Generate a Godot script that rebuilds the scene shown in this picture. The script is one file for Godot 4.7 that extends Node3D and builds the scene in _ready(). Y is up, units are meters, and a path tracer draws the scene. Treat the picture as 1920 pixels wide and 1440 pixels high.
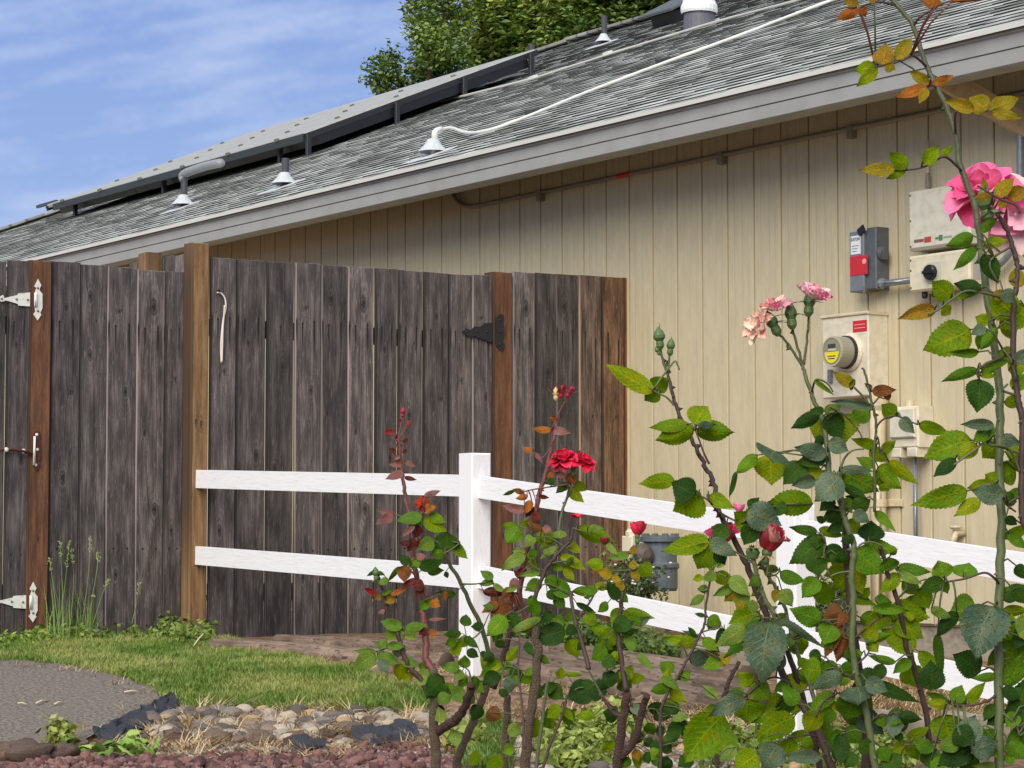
extends Node3D
# Back yard: beige sided house behind a weathered board fence and a white rail fence, roses in front.
const F := 4500.0
const TH := 0.0654637
var U := Vector3(0.568, 0, 0.823).normalized()      # along the house wall, towards the viewer
var N := Vector3(0.823, 0, -0.568).normalized()     # away from the viewer, into the house wall
var UP := Vector3.UP
var rng := RandomNumberGenerator.new()
var used := {}
var nz := FastNoiseLite.new()
const WALL := 7.985
const EAVE := 7.485
const PITCH := 0.4167
var M := {}

# ---------------------------------------------------------------- helpers: where things stand
func ray(x: float, y: float) -> Vector3:            # direction in which a point of the view lies
	var a := (x - 960.0) / F
	var b := (720.0 - y) / F
	return Vector3(a, b * cos(TH) + sin(TH), b * sin(TH) - cos(TH))
func at(x: float, y: float, depth: float) -> Vector3:
	var r := ray(x, y)
	return r * (depth / -r.z)
func hit(x: float, y: float, n: Vector3, d: float) -> Vector3:
	var r := ray(x, y)
	return r * (d / n.dot(r))
func L(s: float, h: float, d: float) -> Vector3:
	return U * s + N * d + UP * h
func lerp_pts(p: Array, v: float) -> float:
	for i in range(p.size() - 1):
		if v <= p[i + 1][0]:
			return lerpf(p[i][1], p[i + 1][1], clampf((v - p[i][0]) / (p[i + 1][0] - p[i][0]), 0, 1))
	return p[-1][1]
var GP := [[-40.0, -1.7], [0.0, -1.5], [7.0, -0.81], [8.0, -0.70], [9.66, -0.53], [11.0, -0.478], [12.0, -0.465], [60.0, -0.465]]
func ground(x: float, z: float) -> float:
	var g := lerp_pts(GP, -z)
	return g - 0.05 * clampf(x - 0.8, 0, 2.0) + nz.get_noise_2d(x * 60, z * 60) * 0.012
func on_ground(x: float, y: float) -> Vector3:
	var r := ray(x, y)
	var t := 3.0
	while t < 30.0:
		var p := r * t
		if p.y < ground(p.x, p.z):
			return Vector3(p.x, ground(p.x, p.z), p.z)
		t += 0.01
	return r * 30.0

# ---------------------------------------------------------------- helpers: naming
func thing(called: String, label: String, category: String, where := Vector3.ZERO, group := "") -> Node3D:
	var o := Node3D.new()
	return finish(o, called, label, category, where, group)
func numbered(called: String) -> String:
	used[called] = used.get(called, -1) + 1
	return called if used[called] == 0 else "%s_%03d" % [called, used[called]]
func finish(o: Node3D, called: String, label: String, category: String, where := Vector3.ZERO, group := "") -> Node3D:
	o.name = numbered(called)
	add_child(o)
	o.position = where
	if label: o.set_meta("label", label)
	if category: o.set_meta("category", category)
	if group: o.set_meta("group", group)
	return o
func part(parent: Node3D, called: String, mesh: Mesh, m: Material, xf := Transform3D()) -> MeshInstance3D:
	var o := MeshInstance3D.new()
	o.name = called
	o.mesh = mesh
	if m: o.material_override = m
	var key := "%d/%s" % [parent.get_instance_id(), called]
	used[key] = used.get(key, -1) + 1
	if used[key]: o.name = "%s_%03d" % [called, used[key]]
	parent.add_child(o)
	o.transform = parent.global_transform.affine_inverse() * xf
	return o
func structure(called: String, mesh: Mesh, m: Material) -> MeshInstance3D:
	var o := MeshInstance3D.new()
	o.mesh = mesh
	o.material_override = m
	o.name = numbered(called)
	add_child(o)
	o.set_meta("kind", "structure")
	return o
func stuff(called: String, label: String, category: String, mesh: Mesh, m: Material, xfs: Array, cols := []) -> MultiMeshInstance3D:
	var mm := MultiMesh.new()
	mm.transform_format = MultiMesh.TRANSFORM_3D
	mm.use_colors = cols.size() > 0
	mm.mesh = mesh
	mm.instance_count = xfs.size()
	for i in xfs.size():
		mm.set_instance_transform(i, xfs[i])
		if cols.size(): mm.set_instance_color(i, cols[i])
	var o := MultiMeshInstance3D.new()
	o.multimesh = mm
	o.material_override = m
	if called:
		finish(o, called, label, category)
	o.set_meta("kind", "stuff")
	return o

# ---------------------------------------------------------------- helpers: shapes
func begin() -> SurfaceTool:
	var st := SurfaceTool.new()
	st.begin(Mesh.PRIMITIVE_TRIANGLES)
	return st
func tri(st: SurfaceTool, a: Vector3, b: Vector3, c: Vector3, ua := Vector2.ZERO, ub := Vector2.ZERO, uc := Vector2.ZERO):
	# a, b, c run counterclockwise as seen from outside
	st.set_uv(ua); st.add_vertex(a)
	st.set_uv(uc); st.add_vertex(c)
	st.set_uv(ub); st.add_vertex(b)
func quad(st: SurfaceTool, a: Vector3, b: Vector3, c: Vector3, d: Vector3, r := Rect2(0, 0, 1, 1)):
	var u0 := Vector2(r.position.x, r.end.y)
	var u1 := Vector2(r.end.x, r.end.y)
	var u2 := Vector2(r.end.x, r.position.y)
	var u3 := r.position
	tri(st, a, b, c, u0, u1, u2)
	tri(st, a, c, d, u0, u2, u3)
func done(st: SurfaceTool) -> ArrayMesh:
	st.generate_normals()
	return st.commit()
func flat() -> SurfaceTool:
	var st := begin()
	st.set_smooth_group(-1)
	return st
# a board: x across (centred), y up from 0 to h, front at z = 0 facing +z, chamfered front edges; uv of the front covers the texture
func add_board(st: SurfaceTool, w: float, h: float, t: float, c := 0.004, at_ := Transform3D(), v0 := 0.0, v1 := 1.0, tilt := 0.0):
	var x := w / 2
	var P := func(px_: float, py: float, pz: float) -> Vector3: return at_ * Vector3(px_, py, pz)
	var hl := h - tilt
	var hr := h + tilt
	var f := [P.call(-x + c, c, 0), P.call(x - c, c, 0), P.call(x - c, hr - c, 0), P.call(-x + c, hl - c, 0)]
	var m := [P.call(-x, 0, -c), P.call(x, 0, -c), P.call(x, hr, -c), P.call(-x, hl, -c)]
	var b := [P.call(-x, 0, -t), P.call(x, 0, -t), P.call(x, hr, -t), P.call(-x, hl, -t)]
	quad(st, f[0], f[1], f[2], f[3], Rect2(0, v0, 1, v1 - v0))
	for i in 4:
		var j := (i + 1) % 4
		var r := Rect2(0.0 if i == 3 else 0.95, v0, 0.05, v1 - v0) if i % 2 == 1 else Rect2(0, v0 if i == 2 else v1 - 0.02, 1, 0.02)
		quad(st, m[i], m[j], f[j], f[i], r)
		quad(st, b[i], b[j], m[j], m[i], r)
	quad(st, b[1], b[0], b[3], b[2], Rect2(0, v0, 1, v1 - v0))
func board(w: float, h: float, t: float, c := 0.004, v0 := 0.0, v1 := 1.0, tilt := 0.0) -> ArrayMesh:
	var st := flat()
	add_board(st, w, h, t, c, Transform3D(), v0, v1, tilt)
	return done(st)
# a bar of w by t running from a to b; wide side across `side`
func add_bar(st: SurfaceTool, a: Vector3, b: Vector3, w: float, t: float, side: Vector3, c := 0.004):
	var y := b - a
	var h := y.length()
	y /= h
	var x := (side - y * side.dot(y)).normalized()
	var z := x.cross(y)
	add_board(st, w, h, t, c, Transform3D(Basis(x, y, z), a + z * t / 2))
func bar(a: Vector3, b: Vector3, w: float, t: float, side: Vector3, c := 0.004) -> ArrayMesh:
	var st := flat()
	add_bar(st, a, b, w, t, side, c)
	return done(st)
func smooth_line(p: Array, steps: int) -> Array:
	if p.size() < 3: return p
	var o := []
	for i in range(p.size() - 1):
		var p0: Vector3 = p[maxi(i - 1, 0)]
		var p3: Vector3 = p[mini(i + 2, p.size() - 1)]
		for k in steps:
			o.append((p[i] as Vector3).cubic_interpolate(p[i + 1], p0, p3, float(k) / steps))
	o.append(p[-1])
	return o
func add_tube(st: SurfaceTool, p: Array, r0: float, r1: float, sides := 7, caps := true):
	var n := p.size()
	var prev := []
	var x := Vector3.ZERO
	for i in n:
		var d: Vector3 = ((p[mini(i + 1, n - 1)] as Vector3) - p[maxi(i - 1, 0)]).normalized()
		if i == 0:
			x = d.cross(Vector3.UP if absf(d.y) < 0.9 else Vector3.RIGHT).normalized()
		else:
			x = (x - d * x.dot(d)).normalized()
		var y := d.cross(x)
		var r := lerpf(r0, r1, float(i) / (n - 1))
		var ring := []
		for k in sides:
			var a := TAU * k / sides
			ring.append((p[i] as Vector3) + (x * cos(a) + y * sin(a)) * r)
		if i:
			for k in sides:
				var k2 := (k + 1) % sides
				quad(st, prev[k], prev[k2], ring[k2], ring[k], Rect2(float(k) / sides, float(i) / n, 1.0 / sides, 1.0 / n))
		if caps and (i == 0 or i == n - 1):
			for k in range(1, sides - 1):
				if i == 0: tri(st, ring[0], ring[k + 1], ring[k])
				else: tri(st, ring[0], ring[k], ring[k + 1])
		prev = ring
func tube(p: Array, r0: float, r1: float, sides := 8, caps := true) -> ArrayMesh:
	var st := begin()
	add_tube(st, p, r0, r1, sides, caps)
	return done(st)
# a lathed shape along `axis` from `o`; prof holds (radius, distance) pairs
func add_lathe(st: SurfaceTool, o: Vector3, axis: Vector3, prof: Array, sides := 20):
	axis = axis.normalized()
	var x := axis.cross(Vector3.UP if absf(axis.y) < 0.9 else Vector3.RIGHT).normalized()
	var y := axis.cross(x)
	for i in range(prof.size() - 1):
		for k in sides:
			var a0 := TAU * k / sides
			var a1 := TAU * (k + 1) / sides
			var c0 := x * cos(a0) + y * sin(a0)
			var c1 := x * cos(a1) + y * sin(a1)
			var q := [o + axis * prof[i][1] + c0 * prof[i][0], o + axis * prof[i][1] + c1 * prof[i][0], o + axis * prof[i + 1][1] + c1 * prof[i + 1][0], o + axis * prof[i + 1][1] + c0 * prof[i + 1][0]]
			if prof[i][0] > 0.0001: tri(st, q[0], q[1], q[2])
			if prof[i + 1][0] > 0.0001: tri(st, q[0], q[2], q[3])
func lathe(o: Vector3, axis: Vector3, prof: Array, sides := 20) -> ArrayMesh:
	var st := flat()
	add_lathe(st, o, axis, prof, sides)
	return done(st)
# a flat plate whose outline is given as points (a, b) in the plane o + x a + y b, with thickness along z
func plate(pts: PackedVector2Array, o: Vector3, x: Vector3, y: Vector3, t: float) -> ArrayMesh:
	var st := flat()
	if Geometry2D.is_polygon_clockwise(pts): pts.reverse()
	var z := x.cross(y).normalized() * t
	var idx := Geometry2D.triangulate_polygon(pts)
	var P := func(i: int) -> Vector3: return o + x * pts[i].x + y * pts[i].y
	for i in range(0, idx.size(), 3):
		var a: Vector3 = P.call(idx[i]); var b: Vector3 = P.call(idx[i + 1]); var c: Vector3 = P.call(idx[i + 2])
		if (b - a).cross(c - a).dot(z) < 0:
			var s := b; b = c; c = s
		tri(st, a + z, b + z, c + z)
		tri(st, a, c, b)
	for i in pts.size():
		var j := (i + 1) % pts.size()
		quad(st, P.call(i), P.call(j), P.call(j) + z, P.call(i) + z)
	return done(st)
# a box with corner a at its low, near-left corner: spans s0..s1 along U, h0..h1 up, d0..d1 along N
func add_block(st: SurfaceTool, s0: float, s1: float, h0: float, h1: float, d0: float, d1: float, c := 0.003):
	add_board(st, s1 - s0, h1 - h0, d1 - d0, c, Transform3D(Basis(U, UP, -N), L((s0 + s1) / 2, h0, d0)))
func block(s0: float, s1: float, h0: float, h1: float, d0: float, d1: float, c := 0.003) -> ArrayMesh:
	var st := flat()
	add_block(st, s0, s1, h0, h1, d0, d1, c)
	return done(st)
func stone_mesh(seed_: int, rough: float, rings := 5, segs := 8) -> ArrayMesh:
	var st := begin()
	var n := FastNoiseLite.new()
	n.seed = seed_
	n.frequency = 0.9
	var P := func(i: int, k: int) -> Vector3:
		var a := PI * i / rings
		var b := TAU * (k % segs) / segs
		var v := Vector3(sin(a) * cos(b), cos(a), sin(a) * sin(b))
		return v * (1.0 + rough * n.get_noise_3dv(v * 1.3) + rough * 0.5 * n.get_noise_3dv(v * 3.1)) * 0.5
	for i in rings:
		for k in segs:
			if i > 0: tri(st, P.call(i, k), P.call(i, k + 1), P.call(i + 1, k + 1))
			if i < rings - 1 or i == 0: tri(st, P.call(i, k), P.call(i + 1, k + 1), P.call(i + 1, k))
			elif i == rings - 1: pass
	return done(st)
# a sheet laid on the ground inside an outline of (x, z) points
func sheet(poly: PackedVector2Array, lift: float, step: float) -> ArrayMesh:
	var st := begin()
	var r := Rect2(poly[0], Vector2.ZERO)
	for p in poly: r = r.expand(p)
	var nx := int(ceil(r.size.x / step))
	var ny := int(ceil(r.size.y / step))
	for i in nx:
		for j in ny:
			var o := r.position + Vector2(i, j) * step
			var cell := PackedVector2Array([o, o + Vector2(step, 0), o + Vector2(step, step), o + Vector2(0, step)])
			for q in Geometry2D.intersect_polygons(cell, poly):
				var idx := Geometry2D.triangulate_polygon(q)
				for k in range(0, idx.size(), 3):
					var v := []
					for m in 3:
						var c: Vector2 = q[idx[k + m]]
						v.append(Vector3(c.x, ground(c.x, c.y) + lift, c.y))
					if ((v[1] as Vector3) - v[0]).cross(v[2] - v[0]).y < 0: v = [v[0], v[2], v[1]]
					tri(st, v[0], v[1], v[2], Vector2(v[0].x, v[0].z), Vector2(v[1].x, v[1].z), Vector2(v[2].x, v[2].z))
	return done(st)
func px_poly(s: String) -> PackedVector2Array:      # an outline on the ground
	var o := PackedVector2Array()
	for q in s.split(";"):
		var a := q.strip_edges().split_floats(" ")
		var p := on_ground(a[0], a[1])
		o.append(Vector2(p.x, p.z))
	return o

# ---------------------------------------------------------------- helpers: materials
func srgb(r: int, g: int, b: int) -> Color:
	return Color(r / 255.0, g / 255.0, b / 255.0)
func mat(c: Color, rough := 0.8, tex: Texture2D = null, tri_scale := 0.0) -> StandardMaterial3D:
	var m := StandardMaterial3D.new()
	m.albedo_color = c
	m.roughness = rough
	if tex: m.albedo_texture = tex
	if tri_scale > 0:
		m.uv1_triplanar = true
		m.uv1_world_triplanar = true
		m.uv1_scale = Vector3.ONE * tri_scale
	return m
func ntex(seed_: int, freq: float, oct: int, stops: Array, size := 512, gain := 0.55) -> NoiseTexture2D:
	var n := FastNoiseLite.new()
	n.seed = seed_
	n.noise_type = FastNoiseLite.TYPE_SIMPLEX_SMOOTH
	n.frequency = freq
	n.fractal_octaves = oct
	n.fractal_gain = gain
	var t := NoiseTexture2D.new()
	t.width = size; t.height = size
	t.seamless = true
	t.noise = n
	var g := Gradient.new()
	g.offsets = PackedFloat32Array(stops.map(func(q): return q[0]))
	g.colors = PackedColorArray(stops.map(func(q): return q[1]))
	t.color_ramp = g
	return t
func relief(m: StandardMaterial3D, t: Texture2D, cm: float):
	m.heightmap_enabled = true
	m.heightmap_texture = t
	m.heightmap_scale = cm
func image_tex(w: int, h: int, f: Callable) -> ImageTexture:
	var b := PackedByteArray()
	b.resize(w * h * 3)
	var i := 0
	for y in h:
		for x in w:
			var c: Color = f.call(float(x) / w, float(y) / h)
			b[i] = clampi(int(c.r * 255), 0, 255)
			b[i + 1] = clampi(int(c.g * 255), 0, 255)
			b[i + 2] = clampi(int(c.b * 255), 0, 255)
			i += 3
	return ImageTexture.create_from_image(Image.create_from_data(w, h, false, Image.FORMAT_RGB8, b))
# sawn wood: long grain, growth rings drawn round knots, nail drips
func wood_tex(seed_: int, dark: Color, mid: Color, light: Color, knots: Array, drips: Array, contrast := 1.0, w := 112, h := 800) -> ImageTexture:
	var n := FastNoiseLite.new()
	n.seed = seed_
	n.frequency = 1.0
	n.fractal_octaves = 2
	var off := seed_ * 17.3
	return image_tex(w, h, func(u: float, v: float) -> Color:
		var y := v * 12.0
		var gx := u + 0.05 * n.get_noise_2d(u * 1.3 + off, y * 0.35)
		var ring := 0.0
		var hole := 0.0
		for k in knots:
			var dx: float = (u - k[0]) / k[2]
			var dy: float = (v - k[1]) * 7.0 / k[2]
			var d := sqrt(dx * dx + dy * dy * 0.45)
			var near := exp(-d * 0.8)
			gx += near * 0.25 * signf(dx) * minf(absf(dx), 1.0)
			ring += near * sin(d * 9.0) * 0.5
			hole = maxf(hole, smoothstep(0.62, 0.30, sqrt(dx * dx + dy * dy) + 0.25 * n.get_noise_2d(dx * 2.0, dy * 2.0)) + 0.35 * smoothstep(0.25, 0.0, absf(sqrt(dx * dx + dy * dy) - 0.85)))
		var g := n.get_noise_2d(gx * 18.0 + off, y * 0.10) * 0.5 + n.get_noise_2d(gx * 60.0, y * 0.35 + off) * 0.45
		var b := n.get_noise_2d(u * 2.5 + off, y * 0.5 + 40.0)
		var q := 0.5 + contrast * (g * 0.46 + ring * 0.42) + b * 0.42 - 0.16 * smoothstep(0.75, 1.0, v)
		var c := dark.lerp(mid, clampf(q * 2.0, 0, 1)).lerp(light, clampf(q * 2.0 - 1.0, 0, 1))
		var sc := n.get_noise_2d(u * 14.0 + 9.0, y * 1.6 + off)
		if sc > 0.32: c = c.lerp(light, (sc - 0.32) * 1.7)
		var cr := absf(n.get_noise_2d(gx * 9.0 + 70.0 + off, y * 0.12))
		if cr < 0.018 and b > -0.1: c = c.lerp(dark * 0.4, 0.6)
		c = c.lerp(dark * 0.45, clampf(hole, 0, 1) * 0.75)
		if u < 0.03: c = c.lerp(light * 1.2, 0.8) if seed_ % 3 == 1 else c * 0.6  # left edge coloured like a lit sliver on some boards, dark on the rest
		for d in drips:
			var nd := Vector2((u - d[0]) * 0.14, (v - d[1] - 0.012) * 1.75).length()
			var n2 := Vector2((u - d[0]) * 0.14, (v - 0.77) * 1.75).length()
			if minf(nd, n2) < 0.005 and u > 0.1: c = Color(0.10, 0.08, 0.075)
			if v > d[1] and v < d[2]:
				var a: float = smoothstep(d[3], 0.0, absf(u - d[0] - 0.02 * n.get_noise_2d(5.0, y))) * smoothstep(d[2], d[1] + 0.02, v) * smoothstep(d[1], d[1] + 0.02, v)
				c = c.lerp(dark * 0.25, a * 0.95)
		return c)

# ---------------------------------------------------------------- sky, sun, camera
func make_sky() -> Sky:
	var w := 4096
	var h := 2048
	var b := PackedByteArray()
	var n := FastNoiseLite.new()
	n.seed = 5
	n.frequency = 1.0
	n.fractal_octaves = 7
	n.fractal_gain = 0.64
	var n2 := FastNoiseLite.new()
	n2.seed = 11
	n2.frequency = 1.0
	n2.fractal_octaves = 2
	var low := Color(0.59, 0.675, 0.80)
	var high := Color(0.45, 0.545, 0.735)
	for y in h:
		var el := (0.5 - (y + 0.5) / h) * PI
		var t := clampf((el - 0.04) / 0.19, 0, 1)
		var base := low.lerp(high, pow(t, 0.75)) if el > 0 else low.lerp(Color(0.45, 0.43, 0.40), clampf(-el * 6.0, 0, 1))
		if el > 0.33: base = base.lerp(Color(0.74, 0.77, 0.82), clampf((el - 0.33) / 0.6, 0, 1))
		var row := PackedByteArray()
		row.resize(w * 3)
		var step := 1 if el > 0 and el < 0.30 else (8 if el > 0 else w)
		for x0 in range(0, w, step):
			var c := base
			if el > 0:
				var az := TAU * x0 / w
				# thin streaks that lie on a high layer
				var k := 1.0 / (sin(el) + 0.12)
				var px_ := cos(az) * k
				var pz := sin(az) * k
				var near := smoothstep(0.30, 0.26, el)
				var m := 0.0
				if near > 0: m = near * n.get_noise_3d(az * 8.0 + el * 16.0, el * 80.0 - az * 16.0, 0.0)
				if near < 1: m += (1.0 - near) * n.get_noise_3d(px_ * 1.6, pz * 3.0, 4.0)
				var q := n2.get_noise_2d(px_ * 1.1, pz * 2.2)
				c = base.lerp(Color(0.70, 0.735, 0.82), clampf(0.13 + m * 0.72 + q * 0.36, 0, 0.55))
			for x in range(x0, mini(x0 + step, w)):
				row[x * 3] = int(c.r * 255); row[x * 3 + 1] = int(c.g * 255); row[x * 3 + 2] = int(c.b * 255)
		b.append_array(row)
	var pm := PanoramaSkyMaterial.new()
	pm.panorama = ImageTexture.create_from_image(Image.create_from_data(w, h, false, Image.FORMAT_RGB8, b))
	var s := Sky.new()
	s.sky_material = pm
	return s

func _ready():
	rng.seed = 4
	nz.seed = 3
	nz.frequency = 0.05
	var cam := Camera3D.new()
	cam.name = "camera"
	cam.rotation.x = TH
	cam.fov = rad_to_deg(2.0 * atan(720.0 / F))
	cam.near = 0.1
	cam.far = 900.0
	add_child(cam)
	cam.current = true
	var we := WorldEnvironment.new()
	we.name = "world"
	var e := Environment.new()
	e.background_mode = Environment.BG_SKY
	e.sky = make_sky()
	e.background_energy_multiplier = 1.0
	e.tonemap_mode = Environment.TONE_MAPPER_LINEAR
	e.tonemap_exposure = 1.5
	e.sdfgi_enabled = true
	e.ssao_enabled = true
	e.ssil_enabled = true
	we.environment = e
	add_child(we)
	var sun := DirectionalLight3D.new()
	sun.name = "sun"
	sun.light_energy = 0.80
	sun.light_color = Color(1.0, 0.955, 0.88)
	sun.light_angular_distance = 48.0
	sun.shadow_enabled = true
	add_child(sun)
	sun.look_at_from_position(Vector3(-2.6, 6.6, 8.0), Vector3.ZERO)
	materials()
	build_ground()
	build_house()
	build_roof_things()
	build_trees()
	build_wood_fences()
	build_white_fence()
	build_wall_things()
	build_yard()
	build_roses()

# ---------------------------------------------------------------- materials
func materials():
	var grain := ntex(1, 0.02, 5, [[0.0, Color(0.82, 0.82, 0.82)], [0.5, Color(0.95, 0.95, 0.95)], [1.0, Color(1, 1, 1)]])
	var fine := ntex(2, 0.09, 4, [[0.0, Color(0, 0, 0)], [1.0, Color(1, 1, 1)]])
	M.grain = grain
	M.fine = fine
	M.siding = mat(srgb(208, 198, 166), 0.75, null)
	# painted plywood siding: long faint grain and a little dust
	var sn := FastNoiseLite.new()
	sn.seed = 8; sn.frequency = 1.0; sn.fractal_octaves = 3
	M.siding.albedo_texture = image_tex(128, 512, func(u: float, v: float) -> Color:
		var dr := maxf(0.0, sn.get_noise_2d(u * 9.0 + 20.0, v * 1.6) - 0.25)
		var g := 0.95 - 0.16 * dr + 0.028 * sn.get_noise_2d(u * 26.0, v * 12.0) + 0.035 * sn.get_noise_2d(u * 3.0 + 7.0, v * 14.0) + 0.05 * sn.get_noise_2d(u * 80.0, v * 60.0)
		return Color(g, g * 0.995, g * 0.985))
	relief(M.siding, M.siding.albedo_texture, 0.10)
	M.concrete = mat(srgb(176, 168, 152), 0.9, ntex(9, 0.03, 5, [[0.0, Color(0.6, 0.58, 0.55)], [0.5, Color(0.85, 0.84, 0.82)], [1.0, Color(1, 1, 1)]]), 1.1)
	M.gutter = mat(srgb(160, 162, 158), 0.5, ntex(10, 0.012, 4, [[0.0, Color(0.88, 0.87, 0.85)], [0.6, Color(1, 1, 1)]]), 0.6)
	M.trim = mat(srgb(205, 180, 138), 0.7, grain, 1.5)
	M.wire = mat(srgb(134, 126, 112), 0.6)
	M.white_paint = mat(srgb(240, 240, 242), 0.62)
	M.white_paint.albedo_texture = ntex(12, 0.012, 5, [[0.0, Color(0.86, 0.86, 0.845)], [0.2, Color(0.97, 0.97, 0.965)], [0.6, Color(1, 1, 1)], [1.0, Color(0.985, 0.985, 0.98)]])
	M.white_paint.uv1_scale = Vector3(1, 3, 1)
	relief(M.white_paint, ntex(13, 0.012, 3, [[0.0, Color(0, 0, 0)], [1.0, Color(1, 1, 1)]]), 0.05)
	M.white_metal = mat(srgb(236, 236, 228), 0.45, ntex(14, 0.02, 4, [[0.0, Color(0.7, 0.68, 0.62)], [0.35, Color(0.97, 0.97, 0.96)], [1.0, Color(1, 1, 1)]]), 3.0)
	M.black_metal = mat(srgb(38, 39, 44), 0.5, grain, 4.0)
	M.rust = mat(srgb(92, 58, 44), 0.75, ntex(15, 0.03, 4, [[0.0, Color(0.6, 0.5, 0.45)], [0.6, Color(1, 0.9, 0.85)], [1.0, Color(1, 1, 1)]]), 8.0)
	M.bolt = mat(srgb(110, 112, 100), 0.5)
	M.grey_box = mat(srgb(122, 128, 136), 0.5, grain, 2.0)
	M.grey_dark = mat(srgb(94, 100, 104), 0.5, grain, 2.0)
	M.cream = mat(srgb(222, 219, 200), 0.5, grain, 1.5)
	M.cream_y = mat(srgb(228, 221, 190), 0.5, grain, 1.5)
	M.beige = mat(srgb(218, 204, 170), 0.6, grain, 1.5)
	M.beige_w = mat(srgb(228, 220, 196), 0.6, grain, 1.5)
	M.black = mat(srgb(22, 22, 24), 0.4)
	M.pipe_grey = mat(srgb(150, 158, 164), 0.35, grain, 3.0)
	M.pipe_grey.metallic = 0.4
	M.pvc = mat(srgb(228, 226, 216), 0.5)
	M.lead = mat(srgb(205, 210, 212), 0.45, grain, 3.0)
	M.vent_dark = mat(srgb(70, 72, 76), 0.6, grain, 3.0)
	M.red = mat(srgb(196, 40, 48), 0.5)
	M.label_white = mat(srgb(226, 228, 230), 0.5)
	M.ink = mat(srgb(60, 62, 70), 0.6)
	M.cord = mat(srgb(222, 216, 200), 0.8)
	M.gas = mat(srgb(96, 106, 114), 0.5, grain, 2.0)

# ---------------------------------------------------------------- the ground and what covers it
func build_ground():
	var xs := [-320.0, -150.0, -60.0, -25.0, -12.0, -8.0]
	var x := -5.0
	while x < 5.0:
		xs.append(x)
		x += 0.12
	xs.append_array([5.0, 8.0, 12.0, 25.0, 60.0, 150.0, 320.0])
	var zs := [-320.0, -150.0, -60.0, -32.0, -22.0, -17.0]
	var z := -14.0
	while z < -1.5:
		zs.append(z)
		z += 0.12
	zs.append_array([-1.0, 0.0, 5.0, 15.0, 40.0, 150.0, 320.0])
	var st := begin()
	for i in xs.size() - 1:
		for j in zs.size() - 1:
			var q := []
			for c in [[0, 0], [0, 1], [1, 1], [1, 0]]:
				var px_: float = xs[i + c[0]]
				var pz: float = zs[j + c[1]]
				q.append(Vector3(px_, ground(px_, pz), pz))
			quad(st, q[0], q[1], q[2], q[3])
	var soil := mat(srgb(150, 126, 104), 0.95, ntex(21, 0.02, 6, [[0.0, Color(0.40, 0.36, 0.32)], [0.4, Color(0.72, 0.68, 0.62)], [0.65, Color(0.95, 0.92, 0.88)], [1.0, Color(1, 1, 1)]], 1024, 0.7), 0.55)
	relief(soil, ntex(22, 0.03, 5, [[0.0, Color(0, 0, 0)], [1.0, Color(1, 1, 1)]], 512, 0.65), 2.5)
	structure("ground", done(st), soil)
	# old asphalt drive on the left
	var dp := px_poly("-60 1236;60 1243;130 1254;200 1268;262 1284;292 1300;300 1320;270 1340;215 1368;160 1394;90 1412;20 1424;-60 1430")
	dp.append(Vector2(-4.5, -7.9)); dp.append(Vector2(-5.0, -10.2))
	var asphalt := mat(srgb(162, 155, 146), 0.92, ntex(23, 0.05, 6, [[0.0, Color(0.30, 0.28, 0.26)], [0.40, Color(0.62, 0.60, 0.57)], [0.7, Color(0.86, 0.84, 0.81)], [1.0, Color(1, 0.99, 0.97)]], 1024, 0.75), 0.9)
	relief(asphalt, ntex(24, 0.08, 4, [[0.0, Color(0, 0, 0)], [1.0, Color(1, 1, 1)]]), 0.5)
	structure("driveway", sheet(dp, 0.012, 0.12), asphalt)

func blade_clump(n: int, h: float, w: float, spread: float, lean: float, r: RandomNumberGenerator) -> ArrayMesh:
	var st := begin()
	for i in n:
		var a := r.randf() * TAU
		var o := Vector3(cos(a), 0, sin(a)) * spread * sqrt(r.randf())
		var b := r.randf() * TAU
		var side := Vector3(cos(b), 0, sin(b)) * w / 2
		var fwd := Vector3(-sin(b), 0, cos(b)) * lean * h * r.randf_range(0.3, 1.3)
		var hh := h * r.randf_range(0.55, 1.15)
		var m := o + fwd * 0.35 + Vector3(0, hh * 0.6, 0)
		var t := o + fwd + Vector3(0, hh, 0)
		tri(st, o - side, o + side, m + side * 0.7)
		tri(st, o - side, m + side * 0.7, m - side * 0.7)
		tri(st, m - side * 0.7, m + side * 0.7, t)
	return done(st)

func scatter(poly: PackedVector2Array, count: int, lo: float, hi: float, squash := 1.0, tiltmax := 0.25, sink := 0.0) -> Array:
	var r := Rect2(poly[0], Vector2.ZERO)
	for p in poly: r = r.expand(p)
	var o := []
	var tries := 0
	while o.size() < count and tries < count * 30:
		tries += 1
		var p := Vector2(rng.randf_range(r.position.x, r.end.x), rng.randf_range(r.position.y, r.end.y))
		if not Geometry2D.is_point_in_polygon(p, poly): continue
		var s := rng.randf_range(lo, hi)
		var b := Basis(Vector3.UP, rng.randf() * TAU) * Basis(Vector3.RIGHT, rng.randf_range(-tiltmax, tiltmax))
		o.append(Transform3D(b.scaled_local(Vector3(s, s * squash, s)), Vector3(p.x, ground(p.x, p.y) - sink * s, p.y)))
	return o

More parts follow.
